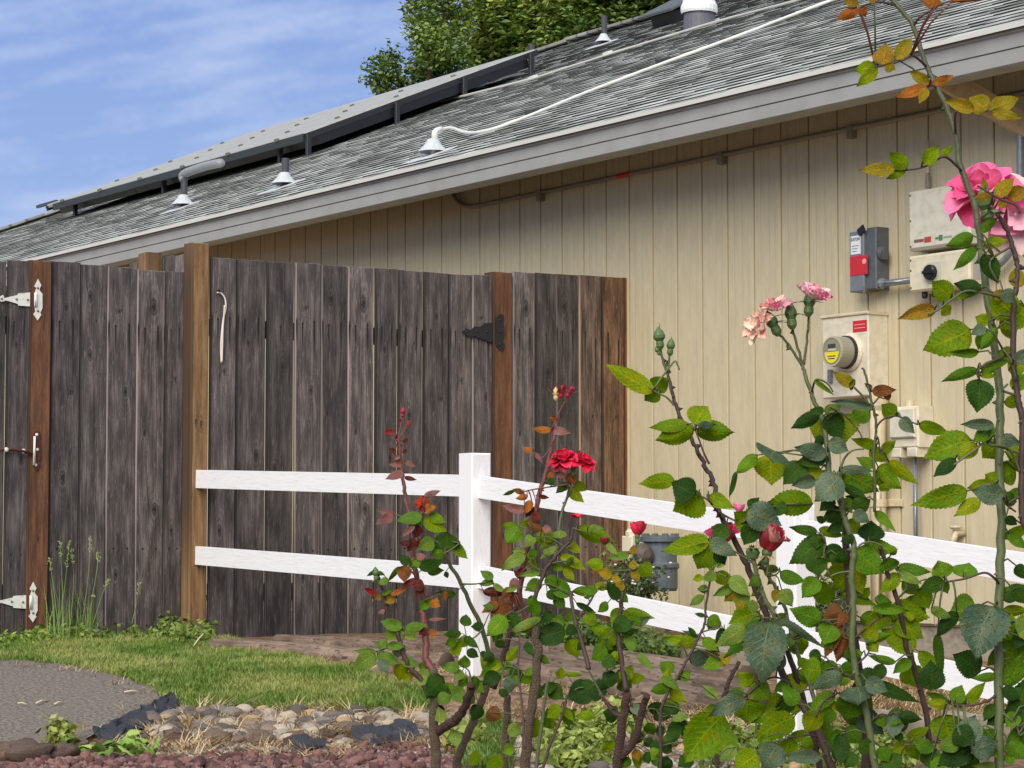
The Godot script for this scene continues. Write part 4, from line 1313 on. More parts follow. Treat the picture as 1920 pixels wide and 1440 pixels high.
	var cloth_strip := func(label: String, a: Array, b: Array):
		var st := begin()
		var o := on_ground(a[0][0], a[0][1])
		for i in (a.size() - 1) * 4:
			for k in 8:
				var f := func(ii: int, kk: int) -> Vector3:
					var i0 := ii / 4
					var w := (ii % 4) / 4.0
					var i1 := mini(i0 + 1, a.size() - 1)
					var pa := on_ground(lerpf(a[i0][0], a[i1][0], w), lerpf(a[i0][1], a[i1][1], w))
					var pb := on_ground(lerpf(b[i0][0], b[i1][0], w), lerpf(b[i0][1], b[i1][1], w))
					var q := pa.lerp(pb, kk / 8.0)
					q.y = ground(q.x, q.z) + 0.016 + 0.03 * nz.get_noise_2d(q.x * 160, q.z * 160) + 0.026 * pow(1.0 - kk / 8.0, 1.5)
					q.x += 0.03 * nz.get_noise_2d(q.z * 200, q.x * 200)
					q.z += 0.04 * nz.get_noise_2d(q.x * 180 + 50, q.z * 180)
					return q - o
				quad(st, f.call(i, k), f.call(i, k + 1), f.call(i + 1, k + 1), f.call(i + 1, k))
		var t := thing("landscape_cloth", label, "landscape cloth", o)
		part(t, "cloth", done(st), cloth, Transform3D(Basis(), o))
	cloth_strip.call("black landscape cloth edge standing up beside the asphalt drive", [[322, 1312], [300, 1332], [268, 1350], [235, 1364], [200, 1378], [165, 1392]], [[338, 1330], [318, 1344], [290, 1362], [252, 1378], [218, 1390], [182, 1398]])
	cloth_strip.call("black landscape cloth patch lying between stones and red lava rock", [[662, 1392], [690, 1384], [724, 1378], [755, 1377], [782, 1380]], [[664, 1408], [692, 1406], [726, 1402], [758, 1399], [784, 1396]])
	cloth_strip.call("small scrap of black landscape cloth left of the larger patch", [[556, 1408], [580, 1404], [605, 1407]], [[556, 1415], [582, 1414], [606, 1413]])
	# weathered garden timbers behind the white fence
	var tm := mat(Color(1, 1, 1), 0.92)
	tm.albedo_texture = wood_tex(90, Color(0.28, 0.23, 0.19), Color(0.47, 0.40, 0.34), Color(0.62, 0.55, 0.48), [], [], 1.0, 64, 400)
	relief(tm, tm.albedo_texture, 0.5)
	var timber := func(label: String, x0: float, y0: float, x1: float, y1: float, rad: float):
		var a := on_ground(x0, y0) + UP * rad * 0.0
		var b := on_ground(x1, y1) + UP * rad * 0.0
		var t := thing("garden_timber", label, "timber", a)
		var pts := []
		for i in 6: pts.append(a.lerp(b, i / 5.0) + Vector3(rng.randf_range(-1, 1), rng.randf_range(-1, 1), 0) * 0.004)
		part(t, "log", tube(pts, rad, rad * 0.97, 14), tm)
	timber.call("long weathered timber on the ground below the board gate", 405, 1222, 836, 1250, 0.062)
	timber.call("weathered timber behind the first, against the board gate", 520, 1208, 860, 1226, 0.05)
	timber.call("brown weathered timber right of white corner post, nearest the stones", 945, 1262, 1425, 1346, 0.07)
	timber.call("middle weathered timber right of the white corner post", 940, 1242, 1420, 1316, 0.075)
	timber.call("farthest weathered timber right of the white corner post", 950, 1222, 1400, 1282, 0.07)
	timber.call("weathered timber beyond the second white post at right", 1500, 1330, 1960, 1420, 0.05)
	for q in [["pale concrete slab lying beyond the timbers, left of second post", 1250, 1226, 1395, 1252, 0.20], ["pale concrete edging block at right among the dry grass", 1640, 1366, 1760, 1392, 0.10], ["flat pale concrete edging block at far right behind the rose stems", 1775, 1368, 1905, 1392, 0.10]]:
		var a := on_ground(q[1], q[2])
		var b := on_ground(q[3], q[4])
		var t := thing("concrete_block", q[0], "concrete block", a)
		part(t, "block", bar(a + UP * 0.03, b + UP * 0.03, q[5], 0.07, N, 0.01), M.concrete)
	# low plants
	M.weed_leaf = vcol_mat(0.55, Color(0.16, 0.24, 0.05))
	var small := leaf_clump(9, 0.020, 1.6, r)
	var fine_ := leaf_clump(12, 0.013, 2.4, r, -0.2)
	plant("shrub", "low dark green shrub growing along the house behind the rails", "shrub", px_poly("1270 1136;1420 1160;1440 1185;1330 1170;1200 1150"), 700, 0.26, small, Color(0.025, 0.06, 0.012), Color(0.12, 0.19, 0.03))
	plant("shrub", "dark low plants around the foot of the grey utility fitting", "shrub", px_poly("1120 1128;1210 1138;1270 1150;1260 1168;1100 1150"), 450, 0.17, small, Color(0.02, 0.05, 0.012), Color(0.10, 0.15, 0.03))
	plant("shrub", "dark plants under the lower white rail left of the second post", "shrub", px_poly("960 1200;1150 1215;1270 1235;1270 1250;960 1222"), 520, 0.10, small, Color(0.025, 0.06, 0.012), Color(0.13, 0.20, 0.03))
	plant("shrub", "feathery dark shrub against the wall behind second white post", "shrub", px_poly("1500 1190;1600 1200;1600 1220;1480 1212"), 420, 0.42, fine_, Color(0.02, 0.045, 0.012), Color(0.12, 0.17, 0.06))
	plant("shrub", "grey green spotted bush against the wall left of second post", "shrub", px_poly("1365 1172;1440 1180;1440 1190;1365 1182"), 330, 0.40, small, Color(0.03, 0.05, 0.02), Color(0.14, 0.17, 0.08))
	var fl := thing("flowers", "small white and pink flowers beside the grey utility fitting", "flowers", at(1195, 1090, 11.9))
	var fm := mat(srgb(232, 214, 218), 0.7)
	for i in 34:
		var o := at(1195 + rng.randfn() * 22, 1082 + rng.randfn() * 20, 11.85 + rng.randf_range(-0.1, 0.1))
		part(fl, "blossom", sv[i % 8], fm, Transform3D(Basis(UP, rng.randf() * 6).scaled(Vector3(0.016, 0.01, 0.016)), o))
	var fs := []
	for i in 130: fs.append(Transform3D(Basis.from_euler(Vector3(rng.randf(), rng.randf() * 6, rng.randf())), at(1190 + rng.randfn() * 26, 1100 + rng.randfn() * 22, 11.95 + rng.randf_range(-0.15, 0.1)) - fl.position))
	var fo := stuff("", "", "", small, M.weed_leaf, fs, tones(130, Color(0.03, 0.07, 0.02), Color(0.14, 0.18, 0.06)))
	fo.name = "foliage"
	fl.add_child(fo)
	plant("weed", "leafy weeds growing at the foot of the tall brown post", "weed", px_poly("300 1190;400 1192;395 1215;310 1215"), 150, 0.075, small, Color(0.06, 0.12, 0.015), Color(0.24, 0.32, 0.06))
	plant("weed", "low weeds along the foot of the left board section", "weed", px_poly("100 1200;310 1198;310 1206;90 1208"), 110, 0.028, small, Color(0.06, 0.12, 0.015), Color(0.26, 0.34, 0.06))
	plant("weed", "bright low weeds under the white hinged gate at left", "weed", px_poly("-20 1208;90 1208;90 1216;-20 1218"), 70, 0.03, small, Color(0.10, 0.19, 0.015), Color(0.28, 0.38, 0.05))
	plant("weed", "low yellow green weeds among stones left of the middle trunk", "weed", px_poly("1030 1380;1110 1372;1150 1400;1130 1440;1040 1450;1010 1420"), 190, 0.045, small, Color(0.12, 0.18, 0.02), Color(0.36, 0.42, 0.09))
	plant("weed", "low yellow green weeds among stones beyond the middle trunk", "weed", px_poly("1110 1345;1200 1362;1210 1392;1120 1385"), 130, 0.045, small, Color(0.12, 0.18, 0.02), Color(0.34, 0.42, 0.09))
	plant("weed", "low green weeds under the large roses at bottom", "weed", px_poly("1320 1400;1700 1400;1720 1450;1320 1450"), 260, 0.05, small, Color(0.08, 0.14, 0.02), Color(0.30, 0.37, 0.08))
	plant("weed", "sprig of yellow green weed at the edge of asphalt drive", "weed", px_poly("98 1395;124 1394;124 1404;98 1406"), 40, 0.06, small, Color(0.14, 0.18, 0.02), Color(0.36, 0.40, 0.08))
	plant("weed", "yellow green weeds by the left rose trunk", "weed", px_poly("835 1385;900 1380;900 1420;840 1420"), 130, 0.05, small, Color(0.14, 0.18, 0.02), Color(0.36, 0.40, 0.08))
	# tall seeding grass by the gate post
	var tg := thing("tall_grass", "clump of tall seeding grass in front of left board section", "grass", on_ground(125, 1196))
	var bm := mat(srgb(120, 150, 66), 0.6)
	bm.backlight_enabled = true
	bm.backlight = Color(0.2, 0.25, 0.06)
	for q in [[150, 1198, 166, 1075, 169, 1005], [158, 1198, 180, 1080, 184, 1036], [120, 1198, 116, 1080, 112, 1015], [112, 1198, 100, 1100, 92, 1045], [165, 1200, 190, 1120, 204, 1086], [130, 1198, 138, 1090, 134, 1030], [168, 1200, 172, 1130, 175, 1118], [240, 1200, 254, 1140, 262, 1092], [105, 1198, 120, 1110, 130, 1015]]:
		var a := on_ground(q[0], q[1])
		var z := -a.z
		var pts := smooth_line([a, at(q[2], q[3], z + rng.randf_range(-0.05, 0.05)), at(q[4], q[5], z + rng.randf_range(-0.08, 0.08))], 5)
		part(tg, "stem", tube(pts, 0.0022, 0.0012, 5), bm)
		var st := begin()
		for i in 26:
			var k: Vector3 = pts[-1].lerp(pts[-3], rng.randf() * 1.6)
			var dd := Vector3(rng.randfn() * 0.5, rng.randf_range(0.2, 1), rng.randfn() * 0.5).normalized()
			var x := dd.cross(Vector3(0, 0, 1)).normalized() * 0.002
			var o := k + Vector3(rng.randfn(), 0, rng.randfn()) * 0.004
			tri(st, o - x, o + x, o + dd * 0.012)
		part(tg, "seed_head", done(st), mat(srgb(150, 164, 98), 0.7))
	var tb := blade_clump(16, 0.28, 0.0045, 0.05, 0.35, r)
	for q in [[118, 1202], [138, 1203], [154, 1204], [100, 1203], [172, 1204]]:
		part(tg, "blades", tb, bm, Transform3D(Basis(UP, rng.randf() * 6).scaled(Vector3.ONE * rng.randf_range(0.6, 1.0)), on_ground(q[0], q[1])))
	# broad leaved weed at the bottom left
	var bw := thing("broadleaf_weed", "spreading broad leaved green weed among rocks at bottom left", "weed", on_ground(220, 1415))
	var wl := []
	for k in 4: wl.append(leaf_mesh(200 + k, 0.12))
	var wm := []
	for c in [srgb(128, 158, 74), srgb(98, 134, 56), srgb(152, 176, 96)]:
		wm.append(leaf_mat(c, Color(0.2, 0.28, 0.06), 0.55))
	for i in 40:
		var o := on_ground(rng.randf_range(130, 290), rng.randf_range(1396, 1424))
		var a := rng.randf() * TAU
		var y := Vector3(cos(a), rng.randf_range(0.15, 0.9), sin(a)).normalized()
		var x := y.cross(Vector3(rng.randfn() * 0.3, 1, rng.randfn() * 0.3)).normalized()
		var l := rng.randf_range(0.04, 0.085)
		part(bw, "leaf", wl[i % 4], wm[i % 3], Transform3D(Basis(x * l * 0.55, y * l, x.cross(y) * l), o + UP * 0.01))
	# twigs on the drive
	for q in [["pale twig lying on the asphalt drive, nearest its right tip", 233, 1308, 262, 1306], ["pale wood chip on the drive, middle of three", 68, 1329, 90, 1323], ["pale wood chip on the drive, left of three", 33, 1331, 50, 1331], ["pale wood chip on the drive, right of three", 102, 1331, 118, 1328], ["pale stick at the drive edge beside the black cloth", 122, 1400, 146, 1393], ["pair of dead stems by the tall brown post", 362, 1222, 381, 1196]]:
		var a := on_ground(q[1], q[2])
		var b := at(q[3], q[4], -a.z + 0.05) if q[4] < 1250 else on_ground(q[3], q[4])
		var t := thing("twig", q[0], "twig", a)
		part(t, "stick", tube([a + UP * 0.02, a.lerp(b, 0.5) + UP * 0.024, b + UP * 0.018], 0.004, 0.003, 6), mat(srgb(206, 190, 150), 0.8))

func plant(called: String, label: String, cat: String, poly: PackedVector2Array, n: int, hgt: float, clump: Mesh, c0: Color, c1: Color):
	var xf := scatter(poly, n, 0.7, 1.3, 1.0, 0.6)
	var mid := Vector3.ZERO
	for i in xf.size():
		mid += xf[i].origin / xf.size()
	var cs := []
	for i in xf.size():
		var up := hgt * pow(rng.randf(), 0.8) * (0.75 + 0.5 * nz.get_noise_2d(xf[i].origin.x * 60, xf[i].origin.z * 60))
		xf[i].basis = Basis.from_euler(Vector3(rng.randf() * 6, rng.randf() * 6, 0)) * rng.randf_range(0.7, 1.3)
		xf[i].origin += UP * (up + 0.01) - mid
		cs.append(c0.lerp(c1, rng.randf()))
	var t := thing(called, label, cat, mid)
	var f := stuff("", "", "", clump, M.weed_leaf, xf, cs)
	f.name = "foliage"
	t.add_child(f)
	var st := begin()
	for i in 14:
		var o: Vector3 = (xf[rng.randi() % xf.size()] as Transform3D).origin
		var g := Vector3(o.x, ground(o.x + mid.x, o.z + mid.z) - mid.y, o.z)
		if o.y - g.y > 0.005: add_tube(st, [g, g.lerp(o, 0.5), o], 0.003, 0.0015, 4)
	part(t, "stems", done(st), mat(srgb(100, 92, 56), 0.8), Transform3D(Basis(), mid))

# ---------------------------------------------------------------- roses
var leaf_tex: ImageTexture
func make_leaf_tex():
	var n := FastNoiseLite.new()
	n.seed = 71
	n.frequency = 1.0
	n.fractal_octaves = 3
	leaf_tex = image_tex(96, 192, func(u: float, v: float) -> Color:
		var x := absf(u - 0.5) * 2.0
		var y := 1.0 - v
		var mid := smoothstep(0.035, 0.0, x)
		var sv := fposmod((y - x * 0.30) * 8.5, 1.0)
		var side := smoothstep(0.11, 0.0, absf(sv - 0.5)) * smoothstep(1.0, 0.3, x)
		var g := 0.82 + 0.10 * n.get_noise_2d(u * 7.0, v * 12.0) + 0.07 * n.get_noise_2d(u * 26.0, v * 44.0)
		g += mid * 0.26 + side * 0.15 - 0.03
		var spot := n.get_noise_2d(u * 16.0 + 30.0, v * 26.0)
		if spot > 0.42: g -= (spot - 0.42) * 1.6
		var warm := clampf(0.5 * n.get_noise_2d(u * 3.0 + 8.0, v * 4.0), 0, 0.3) + smoothstep(0.8, 1.05, x) * 0.10
		return Color(g + warm * 0.6, g, g * (1.0 - warm) + mid * 0.1))
func leaf_mesh(seed_: int, teeth := 0.032) -> ArrayMesh:
	var r := RandomNumberGenerator.new()
	r.seed = seed_
	var fold := r.randf_range(0.10, 0.55)
	var curl := r.randf_range(-0.55, 0.40)
	var wav := r.randf_range(0.02, 0.10)
	var ph := r.randf() * TAU
	var asym := r.randf_range(-0.06, 0.06)
	var bend := r.randf_range(-0.07, 0.07)
	var wide := r.randf_range(0.36, 0.50)
	var st := begin()
	var rows := 25
	var V := []
	var T := []
	for i in rows + 1:
		var t := float(i) / rows
		var e := pow(sin(PI * pow(t, 0.5 + wide * 0.62)), 0.72) * (1.0 - 0.25 * t)
		var w := 0.5 * e / 0.84
		if t > 0.70: w *= lerpf(1.0, 0.40, pow((t - 0.70) / 0.30, 1.2))
		var saw := (1.0 - teeth * 2.0 if i % 2 == 0 else 1.0 + teeth) if i > 1 and i < rows else 1.0
		var row := []
		var tr := []
		for k in 5:
			var q := (k - 2) / 2.0
			var x := q * w * (saw if absf(q) > 0.9 else 1.0) * (1.0 + asym * signf(q))
			var z := absf(q) * w * fold * 1.6 + curl * t * t * 0.9 + wav * sin(t * 9.0 + ph + q * 2.0) * absf(q)
			z -= q * q * w * 0.28
			row.append(Vector3(x + bend * sin(t * PI), t - (0.012 if absf(q) > 0.9 and i % 2 == 1 else 0.0) * -1.0, z))
			tr.append(Vector2(0.5 + q * 0.5 * (0.25 + 0.75 * e), 1.0 - t))
		V.append(row)
		T.append(tr)
	for i in rows:
		for k in 4:
			tri(st, V[i][k], V[i][k + 1], V[i + 1][k + 1], T[i][k], T[i][k + 1], T[i + 1][k + 1])
			tri(st, V[i][k], V[i + 1][k + 1], V[i + 1][k], T[i][k], T[i + 1][k + 1], T[i + 1][k])
	return done(st)
func leaf_mat(c: Color, back: Color, rough: float) -> StandardMaterial3D:
	var m := mat(c, rough, leaf_tex)
	m.metallic_specular = 0.38 if rough < 0.45 else 0.22
	m.backlight_enabled = true
	m.backlight = back
	relief(m, leaf_tex, 0.22)
	return m
var leaves := []
var leaf_m := {}
var stalk_m := {}
var petal_m := {}
func rose_materials():
	make_leaf_tex()
	for k in 16: leaves.append(leaf_mesh(300 + k * 7))
	var tones_ := {
		"y": [srgb(146, 180, 18), srgb(134, 170, 16), srgb(120, 160, 20), srgb(160, 184, 26)],  # leaves lit from behind, the glow put into the colour
		"g": [srgb(96, 144, 26), srgb(84, 132, 22), srgb(108, 154, 28)],
		"d": [srgb(54, 94, 28), srgb(46, 82, 28), srgb(64, 104, 28)],
		"b": [srgb(84, 112, 82), srgb(100, 126, 96), srgb(72, 100, 72)],  # upper sides with the gloss of the sky put into the colour
		"l": [srgb(122, 160, 66), srgb(106, 148, 54), srgb(138, 172, 80)],
		"a": [srgb(176, 158, 40), srgb(160, 150, 36), srgb(168, 140, 44)],
		"o": [srgb(186, 120, 50), srgb(168, 104, 46)],
		"r": [srgb(104, 54, 46), srgb(122, 62, 54)],
		"n": [srgb(122, 84, 46), srgb(138, 92, 52)],
		"p": [srgb(164, 124, 118), srgb(150, 108, 106)],
		"c": [srgb(184, 46, 44), srgb(198, 74, 50)]}
	for k in tones_:
		leaf_m[k] = []
		for c in tones_[k]:
			var back: Color = c * (0.95 if k in "yla" else 0.4)
			leaf_m[k].append(leaf_mat(c, Color(back.r, back.g, back.b * 0.5), 0.42 if k == "b" else 0.5))
	stalk_m = {"k": mat(srgb(72, 52, 44), 0.6, M.grain, 6.0), "g": mat(srgb(94, 106, 62), 0.5, M.grain, 6.0), "h": mat(srgb(84, 92, 56), 0.55, M.grain, 6.0), "r": mat(srgb(112, 62, 54), 0.55, M.grain, 6.0), "w": mat(srgb(98, 84, 66), 0.85, M.grain, 5.0), "t": mat(srgb(76, 54, 44), 0.85, M.grain, 5.0)}
	relief(stalk_m.w, M.fine, 0.6)
	relief(stalk_m.t, M.fine, 0.6)

# canes: "tone r0 r1 z0 z1 | x y, x y ..." with radii in mm; leaves: "bx by tx ty w tone" (base, tip, width)
func bush(label: String, z: float, canes: String, stalks: String, leaf_s: String, thorn := 1.0, fill := 0, ymin := 1100.0) -> Node3D:
	var pts0 := canes.split(";")[0].split("|")[1].split(",")[-1].strip_edges().split_floats(" ")
	var foot := at(pts0[0], pts0[1], z)
	var t := thing("rose_bush", label, "rose bush", foot, "")
	var anchor := []
	for c in canes.split(";"):
		var h := c.split("|")
		var a := h[0].strip_edges().split(" ")
		var q := []
		var xy := h[1].split(",")
		for i in xy.size():
			var v := xy[i].strip_edges().split_floats(" ")
			q.append(at(v[0], v[1], z + lerpf(float(a[3]), float(a[4]), float(i) / (xy.size() - 1))))
		var line := smooth_line(q, 5)
		var st := begin()
		var r0 := float(a[1]) / 1000.0
		var r1 := float(a[2]) / 1000.0
		for i in range(1, line.size() - 1):
			line[i] = (line[i] as Vector3) + Vector3(rng.randfn(), rng.randfn(), rng.randfn()) * r0 * 0.12
		add_tube(st, line, r0, r1, 10)
		if a[0] in ["k", "r", "h", "g", "t"]:
			for i in range(1, line.size() - 1):
				if rng.randf() < 0.34 * thorn:
					var dir: Vector3 = ((line[i + 1] as Vector3) - line[i - 1]).normalized()
					var o: Vector3 = dir.cross(Vector3(rng.randfn(), rng.randfn(), rng.randfn())).normalized()
					var rr := lerpf(r0, r1, float(i) / line.size())
					var ln := rng.randf_range(0.005, 0.0085)
					var b: Vector3 = (line[i] as Vector3) + o * rr * 0.7
					var y: Vector3 = (dir * signf(dir.y) * -1.0)
					for k in 6:
						var c0: Vector3 = b + (dir * cos(TAU * k / 6) * 1.7 + dir.cross(o) * sin(TAU * k / 6)) * 0.0022
						var c1: Vector3 = b + (dir * cos(TAU * (k + 1) / 6) * 1.7 + dir.cross(o) * sin(TAU * (k + 1) / 6)) * 0.0022
						tri(st, c0, c1, b + o * ln + y * ln * 0.25)
		part(t, "cane", done(st), stalk_m[a[0]])
		for p in line: anchor.append(p)
	if stalks:
		for c in stalks.split(";"):
			var h := c.split("|")
			var a := h[0].strip_edges().split(" ")
			var q := []
			for v_ in h[1].split(","):
				var v := v_.strip_edges().split_floats(" ")
				q.append(at(v[0], v[1], z + (float(a[2]) if a.size() > 2 else 0.0)))
			q[0] = nearest(anchor, q[0], q[0], 0.06)
			var line := smooth_line(q, 4)
			var r := float(a[1]) / 1000.0
			part(t, "leaf_stalk", tube(line, r * 1.25, r * 0.8, 6), stalk_m[a[0]])
			for p in line: anchor.append(p)
	for l in leaf_s.split(";"):
		var f := l.strip_edges().split(" ")
		if f.size() < 6: continue
		leaf(t, float(f[0]), float(f[1]), float(f[2]), float(f[3]), float(f[4]), f[5], z, anchor)
	# smaller leaves low in the bush
	var pick := []
	for a in anchor:
		var v: Vector3 = a
		var yy := 720.0 - F * (v.y * cos(TH) + v.z * sin(TH)) / -(-v.y * sin(TH) + v.z * cos(TH))
		if yy > ymin and yy < 1470: pick.append(Vector2(960.0 + F * v.x / -(-v.y * sin(TH) + v.z * cos(TH)), yy))
	for i in fill if pick.size() else 0:
		var o: Vector2 = pick[rng.randi() % pick.size()]
		var ang := rng.randf() * TAU
		var s := 3.5 / z
		var b := o + Vector2.from_angle(ang) * rng.randf_range(10, 50) * s
		var e := b + Vector2.from_angle(ang + rng.randf_range(-0.9, 0.9)) * rng.randf_range(34, 66) * s
		leaf(t, b.x, b.y, e.x, e.y, rng.randf_range(22, 42) * s, "yyggddbl"[rng.randi() % 8], z + rng.randf_range(-0.02, 0.10), anchor)
	return t
func nearest(anchor: Array, p: Vector3, other: Vector3, limit: float) -> Vector3:
	var best := limit
	var o := other
	for a in anchor:
		var d: float = (a as Vector3).distance_to(p)
		if d < best:
			best = d
			o = a
	return o
func leaf(t: Node3D, bx: float, by: float, tx: float, ty: float, w: float, tone: String, z: float, anchor: Array):
	var order: float = {"b": -0.035, "d": 0.0, "g": 0.01, "y": 0.03, "l": -0.01}.get(tone, 0.0)
	var zb := z + order + rng.randf_range(-0.02, 0.02)
	var b := at(bx, by, zb)
	var near := nearest(anchor, b, Vector3(INF, 0, 0), 0.12)
	if is_finite(near.x):
		zb = lerpf(zb, -near.z, 0.6)
		b = at(bx, by, zb)
	var lp := Vector2(tx - bx, ty - by).length() / F * zb
	var down := signf(ty - by) * clampf(absf(ty - by) / maxf(1.0, Vector2(tx - bx, ty - by).length()), 0.35, 1.0)
	var face_up := tone in ["b", "l", "a", "p"]
	var lean := rng.randf_range(0.15, 0.5) * down * (-1.0 if face_up else 0.7)
	if tone in ["d", "g"]: lean = rng.randf_range(-0.35, 0.35)
	var tip := at(tx, ty, zb + lean * lp)
	var y := tip - b
	var ln := y.length()
	y /= ln
	var view := b.normalized()
	var zz := -(view - y * view.dot(y)).normalized()
	# turn the blade about its midrib; upper sides tip towards the sky
	var tw := rng.randf_range(-0.30, 0.30)
	zz = zz.rotated(y, tw)
	if face_up and zz.y < -0.1: zz = zz.rotated(y, -tw * 1.6)
	var x := y.cross(zz).normalized()
	zz = x.cross(y)
	var wd := w / F * zb / cos(tw) * 1.06
	var flip := 1.0 if face_up or rng.randf() < 0.35 else -1.0
	var bas := Basis(x * wd * flip, y * ln, zz * flip * (wd * 0.55 + ln * 0.25))
	var mm: Array = leaf_m[tone]
	part(t, "leaf", leaves[rng.randi() % leaves.size()], mm[rng.randi() % mm.size()], Transform3D(bas, b))
	if is_finite(near.x) and near.distance_to(b) > 0.004:
		var mid := near.lerp(b, 0.5) + Vector3(0, 0.006, 0)
		part(t, "leaf_stalk", tube([near, mid, b + y * ln * 0.04], 0.0014, 0.0009, 5), stalk_m["r" if tone in "rcpo" else "h"])

func petal_mesh(seed_: int, cup: float, curl: float, ruffle: float, wide: float) -> ArrayMesh:
	var n := FastNoiseLite.new()
	n.seed = seed_
	n.frequency = 1.0
	var st := begin()
	var V := []
	var R := 8
	var C := 8
	for i in R + 1:
		var t := float(i) / R
		var row := []
		for k in C + 1:
			var q := (k - C / 2.0) / (C / 2.0)
			var w := wide * (0.25 + 0.75 * pow(sin(clampf(t * 1.9, 0, PI / 2)), 0.8)) * sqrt(maxf(0.0, 1.0 - pow(maxf(0.0, t - 0.55) / 0.47, 2.0) * 0.75))
			var x := q * w * 0.5
			var y := t * (1.0 - 0.10 * q * q * t) + ruffle * 0.5 * n.get_noise_2d(q * 2.2, 3.0) * t
			var z := cup * (q * q * w * 0.55) + cup * 0.30 * sin(t * PI * 0.8) * -1.0 - curl * pow(t, 4.0) + ruffle * n.get_noise_2d(q * 3.0, t * 3.0 + 7.0) * t
			row.append(Vector3(x, y, z))
		V.append(row)
	for i in R:
		for k in C:
			tri(st, V[i][k], V[i][k + 1], V[i + 1][k + 1], Vector2(0, 1.0 - float(i) / R), Vector2(0, 1.0 - float(i) / R), Vector2(0, 1.0 - float(i + 1) / R))
			tri(st, V[i][k], V[i + 1][k + 1], V[i + 1][k], Vector2(0, 1.0 - float(i) / R), Vector2(0, 1.0 - float(i + 1) / R), Vector2(0, 1.0 - float(i + 1) / R))
	return done(st)
# a rose at c, opening along `axis`; layers: [count, radius, lean from the axis, length, petal set]
func rose(t: Node3D, called: String, label: String, c: Vector3, axis: Vector3, size: float, layers: Array, cols: Array):
	var f := Node3D.new()
	var key := "%d/%s" % [t.get_instance_id(), called]
	used[key] = used.get(key, -1) + 1
	f.name = called if used[key] == 0 else "%s_%03d" % [called, used[key]]
	t.add_child(f)
	f.global_position = c
	if label: f.set_meta("label", label)
	axis = axis.normalized()
	var e := axis.cross(Vector3(0.3, 0.2, 1)).normalized()
	var g := axis.cross(e)
	var ph := rng.randf() * TAU
	for l in layers:
		for i in l[0]:
			var a: float = ph + TAU * (i + rng.randf_range(-0.15, 0.15)) / l[0]
			var out := e * cos(a) + g * sin(a)
			var lean: float = l[2] + rng.randf_range(-0.14, 0.14)
			var y := (axis * cos(lean) + out * sin(lean)).normalized()
			var z := -(out * cos(lean) - axis * sin(lean)).normalized()
			var x := y.cross(z)
			var s: float = size * l[3] * rng.randf_range(0.9, 1.1)
			part(f, "petal", petals[l[4]][rng.randi() % 3], cols[rng.randi() % cols.size()], Transform3D(Basis(x * s, y * s, z * s).rotated(out, 0.0), c + out * size * l[1]))
		ph += 0.8
	return f
var petals := []
func petal_mat(c: Color) -> StandardMaterial3D:
	var m := mat(c, 0.6)
	m.backlight_enabled = true
	m.backlight = Color(c.r * 0.45, c.g * 0.35, c.b * 0.4)
	m.rim_enabled = true
	m.rim = 0.2
	return m
func hip(t: Node3D, called: String, c: Vector3, up: Vector3, r: float, m: Material, bud := 1.0):
	up = up.normalized()
	part(t, called, lathe(c, up, [[0, -r * 1.6], [r * 0.35, -r * 1.5], [r * 0.75, -r * 0.9], [r * 0.72, -r * 0.2], [r * 0.62, 0.0], [r * bud, r * 0.6], [r * bud * 1.02, r * 1.1], [r * bud * 0.7, r * 1.9], [r * 0.25, r * 2.5], [0.0, r * 2.8]], 14), m)
func sepals(t: Node3D, c: Vector3, up: Vector3, s: float, lean: float, m: Material, n := 5):
	up = up.normalized()
	var e := up.cross(Vector3(0.2, 0.1, 1)).normalized()
	var g := up.cross(e)
	var st := begin()
	for i in n:
		var a := TAU * i / n + rng.randf_range(-0.2, 0.2)
		var out := e * cos(a) + g * sin(a)
		var y := (up * cos(lean) + out * sin(lean)).normalized()
		var x := y.cross(out).normalized() * s * 0.13
		var q := s * rng.randf_range(0.8, 1.2)
		var p0 := c
		var p1 := c + y * q * 0.5 + out * q * 0.08
		var p2 := c + y * q * 0.9 + out * q * 0.05 - up * q * 0.12
		tri(st, p0 - x * 0.7, p0 + x * 0.7, p1 + x)
		tri(st, p0 - x * 0.7, p1 + x, p1 - x)
		tri(st, p1 - x, p1 + x, p2)
	part(t, "sepals", done(st), m)

